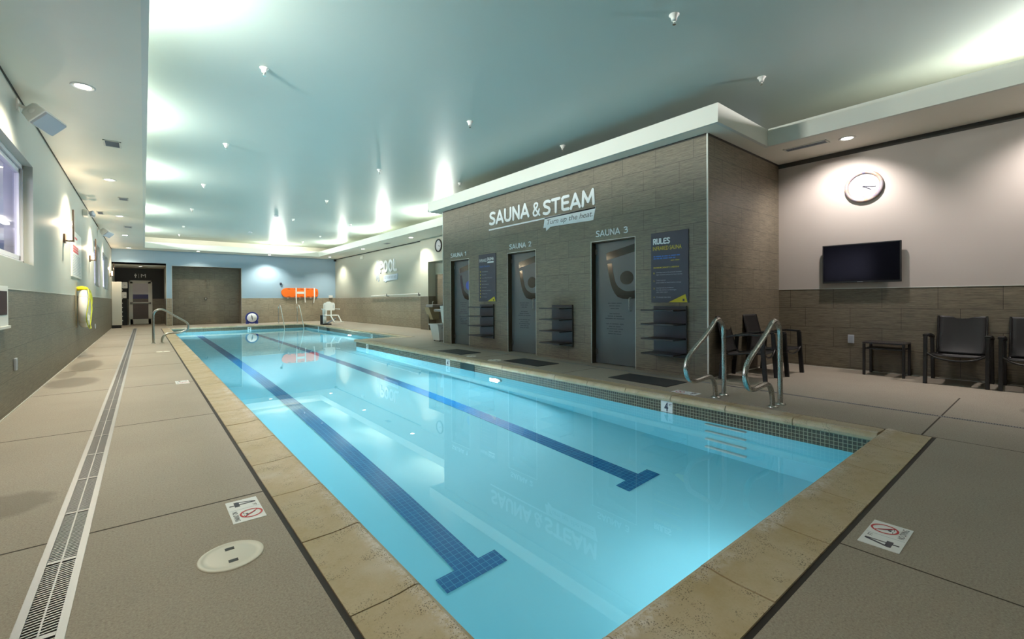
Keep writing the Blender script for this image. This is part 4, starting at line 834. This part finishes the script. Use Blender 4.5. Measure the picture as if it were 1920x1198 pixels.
def sconce(y, label):
    t_ = thing('wall_sconce', (XL, y, 2.18), label, 'wall light', 'bronze wall sconces'); mb = MB(); mb.box(XL, XL + .028, y - .065, y + .065, 2.17, 2.33); bev(mb.build('wall_plate', M['bronze'], t_), .003)
    mb = MB(); mb.box(XL + .028, XL + .115, y - .02, y + .02, 2.20, 2.225); mb.box(XL + .115, XL + .135, y - .06, y + .06, 2.20, 2.76); bev(mb.build('shade_bar', M['bronze'], t_), .003)
    mb = MB(); mb.tube([(XL + .065, y, 2.23), (XL + .065, y, 2.40)], .016, 12); mb.build('light_tube', M['bulb'], t_)
    light('sconce_lamp', 'POINT', (XL + .065, y, 2.52), 14, (1, .76, .52), .04)
sconce(11.05, 'bronze wall sconce with glowing tube, nearest of the left wall'); sconce(15.85, 'bronze wall sconce with glowing tube, between the notice board and far windows'); sconce(25.0, 'small distant bronze sconce beside the blue wall')
em = thing('emergency_light', (XL, 14.3, 3.15), 'small beige emergency light high on the left wall above the second sconce', 'emergency light')
mb = MB(); mb.box(XL, XL + .09, 14.2, 14.5, 3.12, 3.26); bev(mb.build('housing', M['cream'], em), .01)
mb = MB(); mb.lathe((XL + .13, 14.22, 3.19), (.8, -.6, -.1), [(.04, 0), (.055, .06), (.001, .062)], 14); mb.lathe((XL + .13, 14.48, 3.19), (.8, .6, -.1), [(.04, 0), (.055, .06), (.001, .062)], 14); mb.build('lamp_head', M['grey'], em)
eb = thing('emergency_light', (XR, 22.05, 3.2), 'small pale emergency light high on the far right wall left of the POOL sign', 'emergency light')
mb = MB(); mb.box(XR - .08, XR, 21.9, 22.2, 3.19, 3.31); bev(mb.build('housing', M['cream'], eb), .01)
# notice board
nb = thing('notice_board', (XL, 12.85, 1.63), 'white pool notice with red heading on the left wall above the life ring', 'notice')
mb = MB(); mb.box(XL, XL + .018, 12.0, 13.7, 1.635, 2.55); bev(mb.build('notice_panel', M['white'], nb), .003)
mb = MB()
for z_, a, b in ((2.42, 12.2, 12.9), (2.24, 12.2, 13.1), (2.19, 12.2, 13.1), (2.14, 12.2, 13.1)): mb.box(XL + .0185, XL + .0195, a, b, z_ - .02, z_ + .02)
mb.build('red_heading', M['red'], nb)
mb = MB()
for i in range(13):
    z_ = 2.07 - i*.032; y_ = 12.15
    while y_ < 13.4: w_ = random.uniform(.05, .16); mb.box(XL + .0185, XL + .0192, y_, y_ + w_, z_ - .006, z_ + .006); y_ += w_ + .03
mb.build('small_print', M['tgrey'], nb)
# life ring on its bracket
lr = thing('life_ring', (XL, 12.95, .6), 'white life ring with yellow rope hanging edge-on on the left tiled wall', 'life ring')
cx, cyy, cz = XL + .115, 12.95, 1.0
mb = MB(); mb.tube(arc((cx, cyy, cz), .32, 0, 2*PI, 40, (0, 1, 0), (0, 0, 1))[:-1], .075, 14, closed=True); mb.build('ring_float', M['white'], lr)
mb = MB(); pts = []
for k in range(40):
    a = 2*PI*k/40; rr = .405 + .02*math.sin(4*a)**2; pts.append((cx + .075 + .02*math.sin(3*a), cyy + rr*math.cos(a)*1.04, cz + rr*math.sin(a)*1.02))
mb.tube(pts, .009, 6, closed=True)
for k in range(4): mb.tube([(cx + .085, cyy + .05*k, cz - .34 + .02*k), (cx + .10, cyy + .05*k + .12, cz), (cx + .085, cyy + .05*k, cz + .33)], .008, 6)
mb.build('yellow_rope', M['rope'], lr)
mb = MB(); mb.tube([(XL, cyy, 1.41), (XL + .08, cyy, 1.43), (XL + .15, cyy, 1.41)], .045, 10); mb.box(XL, XL + .17, cyy - .08, cyy + .08, 1.395, 1.45); bev(mb.build('yellow_bracket', M['ylw'], lr), .02, 3)
mb = MB(); mb.box(XL, XL + .012, cyy - .24, cyy - .18, .62, 1.42); mb.build('back_board', M['taupe'], lr)
for k in range(4):
    a = PI/4 + k*PI/2; mb = MB(); c = Vector((cx, cyy + .32*math.cos(a), cz + .32*math.sin(a))); d = Vector((0, -math.sin(a), math.cos(a))); mb.tube([c - d*.03, c + d*.03], .0775, 14); mb.build('ring_band', M['cream'], lr)
# alarm box at the left edge
ab = thing('wall_phone_box', (XL, 6.45, .9), 'white framed box with a dark pane at the left edge of the photo', 'phone box')
mb = MB(); mb.box(XL, XL + .03, 6.05, 6.64, .91, 1.30); mb.build('box_frame', M['white'], ab); mb = MB(); mb.box(XL + .0305, XL + .033, 6.12, 6.585, 1.02, 1.25); mb.build('dark_pane', mat('purple_black_pane', (.03, .01, .035), .15), ab)
mb = MB(); mb.box(XL, XL + .045, 6.03, 6.66, .885, .91); mb.build('box_ledge', M['white'], ab)

# ================================================================ FAR END
# men's room door
md = thing('door_2', (-.12, AY, 0), None, None); md['kind'] = 'structure'; dx0, dx1, dz = -.575, .335, 2.19; yy = AY - .05
mb = MB(); fw = .055; mb.box(dx0, dx0 + fw, yy, AY, 0, dz); mb.box(dx1 - fw, dx1, yy, AY, 0, dz); mb.box(dx0, dx1, yy, AY, dz - fw, dz); mb.build('door_frame', M['white_p'], md)
mb = MB(); a, b = dx0 + fw, dx1 - fw; y0_, y1_ = yy + .005, yy + .04; st = .10
mb.box(a, a + st, y0_, y1_, .02, dz - fw - .01); mb.box(b - st, b, y0_, y1_, .02, dz - fw - .01); mb.box(a, b, y0_, y1_, .02, .27); mb.box(a, b, y0_, y1_, 1.02, 1.12); mb.box(a, b, y0_, y1_, dz - fw - .09, dz - fw - .01); mb.build('door_leaf', M['white_p'], md)
mb = MB(); mb.box(a + st, b - st, y0_ + .01, y0_ + .02, 1.5, dz - fw - .09); mb.build('white_pane', mat('frosted_white_glass', (.55, .52, .56), .3), md)
mb = MB(); mb.box(a + st, b - st, y0_ + .01, y0_ + .02, 1.28, 1.5); mb.build('blue_pane', mat('navy_band_glass', (.015, .02, .14), .2), md)
mb = MB(); mb.box(a + st, b - st, y0_ + .01, y0_ + .02, 1.12, 1.28); mb.box(a + st, b - st, y0_ + .01, y0_ + .02, .27, 1.02); mb.build('lower_pane', mat('grey_brown_glass', (.10, .08, .08), .2), md)
mb = MB(); mb.tube([(a + .02, y0_ - .05, 1.06), (b - .02, y0_ - .05, 1.06)], .018, 10); mb.box(a, a + .05, y0_ - .06, y0_, 1.02, 1.10); mb.box(b - .05, b, y0_ - .06, y0_, 1.02, 1.10); mb.build('push_bar', M['dsteel'], md)
ml = thing('room_sign', (-.17, AY, 2.37), 'white man symbol and letter M over the far door', 'wall sign')
mb = MB(); letters(mb, 'M', (-.10, AY, 2.35), (1, 0, 0), UZ, .19, .17, .0, 0, .006); mb.build('letter', M['sign'], ml)
mb = MB(); X1 = (1, 0, 0); o = (-.31, AY, 2.33); mb.prism([(-.05, .13), (-.05, .10), (-.02, .09), (-.018, 0), (.018, 0), (.02, .09), (.05, .10), (.05, .13), (.02, .16), (-.02, .16)], o, X1, UZ, -.0 + .006); mb.prism([(.02*math.cos(k*PI/5), .185 + .02*math.sin(k*PI/5)) for k in range(10)], o, X1, UZ, .006)
mb.v = [(v[0], AY - abs(v[1] - AY), v[2]) for v in mb.v]; mb.build('man_symbol', M['sign'], ml)
mb = MB(); mb.box(-.190, -.180, AY - .006, AY, 2.31, 2.53); mb.build('divider', M['sign'], ml)
# locker beside the alcove
cb = thing('tall_cabinet', (-.9, 26.3, 0), 'tall cream cabinet on a black base against the left wall by the alcove', 'cabinet')
mb = MB(); mb.box(XL + .01, -.74, 25.75, 26.15, .13, 2.0); bev(mb.build('body', M['cream'], cb), .01); mb = MB(); mb.box(XL + .01, -.76, 25.78, 26.15, 0, .13); mb.build('plinth', M['black'], cb)
for i in range(9): mb = MB(); mb.box(-.738, -.715, 25.80, 26.1, .30 + i*.19, .33 + i*.19); mb.build('drawer_pull', M['white'], cb)
for z_, x_, lb in ((1.78, .14, 'upper'), (1.30, .10, 'lower')):
    bx = thing('hand_dryer', (-.45, 28.9, z_), f'white wall box beside the men door, the {lb} one', 'wall box', 'white boxes beside the men door')
    mb = MB(); mb.box(-.93, -.60 - (.14 - x_), 28.6, 28.8, z_ + .0, z_ + .30); bev(mb.build('box_body', M['white'], bx), .03, 3); mb = MB(); mb.box(-.72, -.68, 28.59, 28.5999, z_ + .12, z_ + .16); mb.build('button', M['tgrey'], bx)
mb = MB(); mb.box(-1.0, -.62, 28.8, 29.1, 0, 2.1); mb.build('dark_partition', M['dark'], label='dark partition carrying two white boxes beside the men door', cat='partition')
# shower fittings
sh = thing('shower_fitting', (2.37, SY, 2.05), 'chrome shower head high in the tiled recess', 'shower'); mb = MB(); mb.tube(smooth_path([(2.37, SY, 2.16), (2.37, SY - .12, 2.18), (2.37, SY - .2, 2.12)], 4), .012, 8); mb.build('arm', M['chrome'], sh)
mb = MB(); mb.lathe((2.37, SY - .2, 2.13), (0, -.4, -1), [(.015, 0), (.05, .05), (.05, .06), (.001, .061)], 16); mb.build('rose', M['chrome'], sh)
sv = thing('shower_valve', (2.37, SY, 1.2), 'round chrome shower valve on the recess tiles below the head', 'shower valve'); mb = MB(); mb.lathe((2.37, SY, 1.27), (0, -1, 0), [(.075, 0), (.075, .01), (.03, .02), (.03, .06), (.001, .061)], 20); mb.build('plate', M['chrome'], sv); mb = MB(); mb.box(2.36, 2.38, SY - .065, SY - .055, 1.20, 1.30); mb.build('lever', M['chrome'], sv)
# rescue board
bd_ = thing('rescue_board', (6.54, YB, 1.3), 'orange rescue spine board with white straps hung on the blue wall', 'rescue board')
yb0 = YB - .10
mb = MB(); pl = [(5.62, 1.52), (5.72, 1.36), (5.85, 1.31), (7.3, 1.31), (7.45, 1.37), (7.48, 1.55), (7.45, 1.76), (7.3, 1.81), (5.85, 1.81), (5.72, 1.77), (5.62, 1.65)]
mb.prism([(x - 5.5, z - 1.0) for x, z in pl], (5.5, yb0 + .06, 1.0), (1, 0, 0), UZ, .06); mb.v = [(v[0], v[1], v[2]) for v in mb.v]; bev(mb.build('board', M['orange'], bd_), .012)
mb = MB()
for x in (5.98, 6.32, 6.62, 6.95, 7.2):
    for z_ in (1.35, 1.765): mb.box(x - .07, x + .07, yb0 - .004, yb0 + .002, z_ - .014, z_ + .014)
for z_ in (1.50, 1.60): mb.box(7.38, 7.41, yb0 - .004, yb0 + .002, z_ - .04, z_ + .03)
mb.build('hand_hold', mat('dark_orange_slot', (.20, .03, .005), .6), bd_)
mb = MB(); mb.box(6.38, 6.74, yb0 - .005, yb0, 1.50, 1.62); mb.build('white_label', M['white'], bd_)
for x, zb, k in ((6.34, .98, 0), (6.78, 1.04, 0), (7.27, 1.0, .06)):
    mb = MB(); mb.box(x - .03, x + .03, yb0 - .010, yb0 - .004, 1.30, 1.83); mb.bar((x, yb0 - .008, 1.31), (x + .02 - k, yb0 + .0, zb), .05, .006, up=(0, 1, 0)); mb.build('strap', M['white'], bd_)
mb = MB()
for x in (5.95, 6.55, 7.1): mb.box(x - .04, x + .04, yb0 + .06, YB, 1.25, 1.40)
mb.build('wall_hook', M['white'], bd_)
# small boxes on the blue wall
mb = MB(); mb.box(5.56, 5.65, YB - .06, YB, 1.98, 2.09); mb.lathe((5.605, YB - .06, 2.035), (0, -1, 0), [(.035, 0), (.035, .01), (.001, .011)], 12); mb.build('wall_controller', M['ink'], label='small dark device on the blue wall above left of the rescue board', cat='wall device')
mb = MB(); mb.box(8.05, 8.25, YB - .10, YB, 1.28, 1.42); bev(mb.build('wall_dispenser', M['white'], label='small white box in the far corner right of the rescue board', cat='wall device'), .01)
mb = MB(); mb.box(8.33, 8.43, 26.0, 26.14, 3.33, 3.45); mb.build('security_camera', M['black'], label='small dark security camera in the far ceiling corner', cat='camera')
# pace clock on the deck
pc = thing('pace_clock', (4.17, 25.6, 0), 'blue framed pace clock standing on the far deck against the wall', 'clock')
mb = MB(); mb.prism([(.29*math.cos(a) if abs(math.cos(a)) < 1.1 else 0, .30 + .29*math.sin(a)) for a in [2*PI*k/28 for k in range(28)]], (4.17, 25.66, 0), (1, 0, 0), UZ, .06)
for s in (-1, 1): mb.box(4.17 + s*.20 - .07, 4.17 + s*.20 + .07, 25.60, 25.66, .0, .14)
bev(mb.build('clock_frame', M['pblue'], pc), .008); mb = MB(); mb.lathe((4.17, 25.6, .305), (0, -1, 0), [(.22, .0), (.22, .004), (.001, .005)], 28); mb.build('dial', M['sign'], pc)
mb = MB(); mb.bar((4.17, 25.592, .25), (4.14, 25.592, .45), .022, .003, up=(0, 1, 0)); mb.bar((4.17, 25.592, .40), (4.19, 25.592, .18), .018, .003, up=(0, 1, 0)); mb.build('hands', M['ink'], pc)
# pool lift
pl_ = thing('pool_lift', (6.7, 22.0, 0), 'white pool lift chair with footrest standing at the far pool edge', 'pool lift')
mb = MB(); mb.box(6.52, 6.66, 22.0, 22.16, .04, .75); bev(mb.build('mast', M['white'], pl_), .02); mb = MB(); mb.box(6.46, 6.84, 21.85, 22.3, 0, .05); mb.box(6.44, 6.52, 22.1, 22.25, .05, .45); mb.build('base', M['black'], pl_)
mb = MB(); mb.prism([(0, 0), (.50, 0), (.52, .05), (.52, .30), (.48, .36), (.36, .37), (.30, .41), (.16, .41), (.12, .37), (.04, .35), (0, .30)], (6.47, 21.86, .67), (1, 0, 0), UZ, .05); bev(mb.build('backrest', M['white'], pl_), .015)
mb = MB(); mb.box(6.52, 6.535, 21.80, 21.809, .78, .92); mb.box(6.91, 6.925, 21.80, 21.809, .78, .92); mb.build('back_slot', M['tgrey'], pl_)
mb = MB(); mb.box(6.45, 7.06, 21.45, 21.86, .42, .47); bev(mb.build('seat', M['white'], pl_), .015)
for x in (6.40, 7.04): mb = MB(); mb.bar((x, 21.88, .74), (x + .03, 21.40, .73), .05, .035); bev(mb.build('armrest', M['white'], pl_), .01)
mb = MB()
for x in (6.60, 6.82): mb.bar((x, 21.84, .45), (x, 21.84, .70), .05, .04)
mb.build('back_support', M['white'], pl_)
mb = MB(); mb.bar((6.68, 21.45, .43), (6.74, 21.15, .16), .045, .04); mb.bar((7.02, 21.45, .43), (7.06, 21.15, .16), .045, .04); mb.box(6.70, 7.12, 21.0, 21.18, .13, .16); mb.build('footrest', M['white'], pl_)
mb = MB(); mb.bar((6.66, 21.95, .05), (6.95, 21.6, .30), .05, .06); mb.build('lift_arm', M['grey'], pl_)
# reaching pole on the right wall
rp = thing('reaching_pole', (XR, 18.3, 1.3), 'long white rescue pole on wall hooks under the POOL sign', 'rescue pole')
mb = MB(); mb.tube([(XR - .07, 15.85, 1.385), (XR - .07, 20.8, 1.33)], .022, 10); mb.build('pole', M['white'], rp)
for y in (16.0, 19.0): mb = MB(); mb.box(XR - .10, XR, y - .03, y + .03, 1.30, 1.345); mb.box(XR - .11, XR - .095, y - .03, y + .03, 1.30, 1.42); mb.build('hook', M['dsteel'], rp)
# POOL sign
ps = thing('wall_lettering', (XR, 19, 2.0), 'white POOL lettering with grey figure and banner on the far right wall', 'wall sign')
mb = MB(); strokes(mb, 'POOL', (XR, 19.95, 2.37), UY, UZ, 1.90, .56, .2, .04); mb.build('letter', M['sign'], ps)
mb = MB(); mb.prism([(0, 0), (.15, 0), (.22, -.06), (.30, 0), (1.42, .03), (1.47, .29), (.03, .25)], (XR, 19.52, 1.99), UY, UZ, .02); bn = mb.build('speech_banner', mat('pale_blue_vinyl', (.62, .70, .80), .5), ps)
mb = MB(); letters(mb, 'GET YOUR FEET WET.', (XR - .0205, 19.42, 2.09), UY, UZ, 1.27, .11, .0, 0, .002); mb.build('banner_lettering', M['print_g'], bn)
mb = MB()   # diving figure in halftone grey
for cx_, cz_, rx_, rz_ in ((20.2, 2.86, .10, .13), (20.28, 2.70, .16, .10), (20.16, 2.60, .13, .10), (20.1, 2.45, .10, .16), (20.2, 2.30, .14, .13), (20.3, 2.18, .12, .10), (20.12, 2.10, .05, .12)):
    mb.prism([(rx_*math.cos(2*PI*k/12)*(1 if k % 2 else .8), rz_*math.sin(2*PI*k/12)) for k in range(12)], (XR, cx_, cz_), UY, UZ, .004 + random.random()*.003)
for a, b in (((20.33, 2.95), (20.2, 2.75)), ((20.06, 2.92), (20.15, 2.7)), ((20.35, 2.05), (20.22, 2.3)), ((20.06, 2.04), (20.12, 2.3)), ((20.4, 2.6), (20.2, 2.6))): mb.bar((XR - .006, *a), (XR - .006, *b), .05, .008, up=(1, 0, 0))
mb.build('figure', M['print_g'], ps)
mb = MB(); mb.box(XR - .004, XR, 20.0, 20.02, 2.0, 2.98); mb.build('divider', M['tgrey'], ps)
# drinking fountain in the niche
df = thing('drinking_fountain', (8.5, 14.7, .3), 'grey steel wall drinking fountain in the niche behind the sauna block', 'drinking fountain')
mb = MB(); mb.box(8.16, NXB, 14.62, 15.12, .86, .97); bev(mb.build('basin', M['alu'], df), .03, 3); mb = MB(); mb.box(8.2, NXB, 14.02, 14.60, .70, .80); bev(mb.build('low_basin', M['alu'], df), .03, 3)
mb = MB(); mb.prism([(0, .0), (.25, 0), (.42, .46), (0, .46)], (NXB, 14.95, .40), (-1, 0, 0), UZ, .35); mb.build('apron', M['taupe'], df)
mb = MB(); mb.tube([(8.3, 14.85, .965), (8.3, 14.85, 1.06), (8.34, 14.85, 1.08)], .012, 8); mb.build('spout', M['chrome'], df)
# bin with raised lid
bn_ = thing('laundry_bin', (6.5, 11.0, 0), 'white tapered bin with its lid raised, beside the far sauna corner', 'bin')
mb = MB(); o = (6.2, 10.75, 0); va = [(6.24, 10.80, .03), (6.60, 10.80, .03), (6.60, 11.15, .03), (6.24, 11.15, .03), (6.17, 10.75, .46), (6.66, 10.75, .46), (6.66, 11.22, .46), (6.17, 11.22, .46)]
mb.add(va, [(3, 2, 1, 0), (0, 1, 5, 4), (1, 2, 6, 5), (2, 3, 7, 6), (3, 0, 4, 7)]); bo = mb.build('body', M['white'], bn_); s_ = bo.modifiers.new('t', 'SOLIDIFY'); s_.thickness = .006
mb = MB(); mb.box(6.15, 6.68, 10.73, 10.75, .445, .475); mb.box(6.15, 6.17, 10.73, 11.24, .445, .475); mb.box(6.66, 6.68, 10.73, 11.24, .445, .475); mb.box(6.15, 6.68, 11.22, 11.24, .445, .475); mb.build('rim', M['white'], bn_)
mb = MB(); mb.obox((6.56, 11.0, .73), (-.14, 0, 1), (0, 1, 0), (1, 0, .14), .24, .24, .010); mb.build('lid', M['white'], bn_)
for x in (6.27, 6.57):
    for y in (10.83, 11.12): mb = MB(); mb.lathe((x - .01, y, .018), (1, 0, 0), [(.018, 0), (.018, .02)], 12); mb.build('caster', M['black'], bn_)
mb = MB(); words(mb, 0, 0, (), .01); 
for i, x in enumerate((6.29, 6.34, 6.39)): mb.bar((x, 10.763, .36), (x + .02, 10.761, .385), .012, .004, up=(0, 1, 0)); mb.bar((x + .02, 10.761, .385), (x + .035, 10.763, .36), .012, .004, up=(0, 1, 0))
mb.build('logo', M['ink'], bn_)
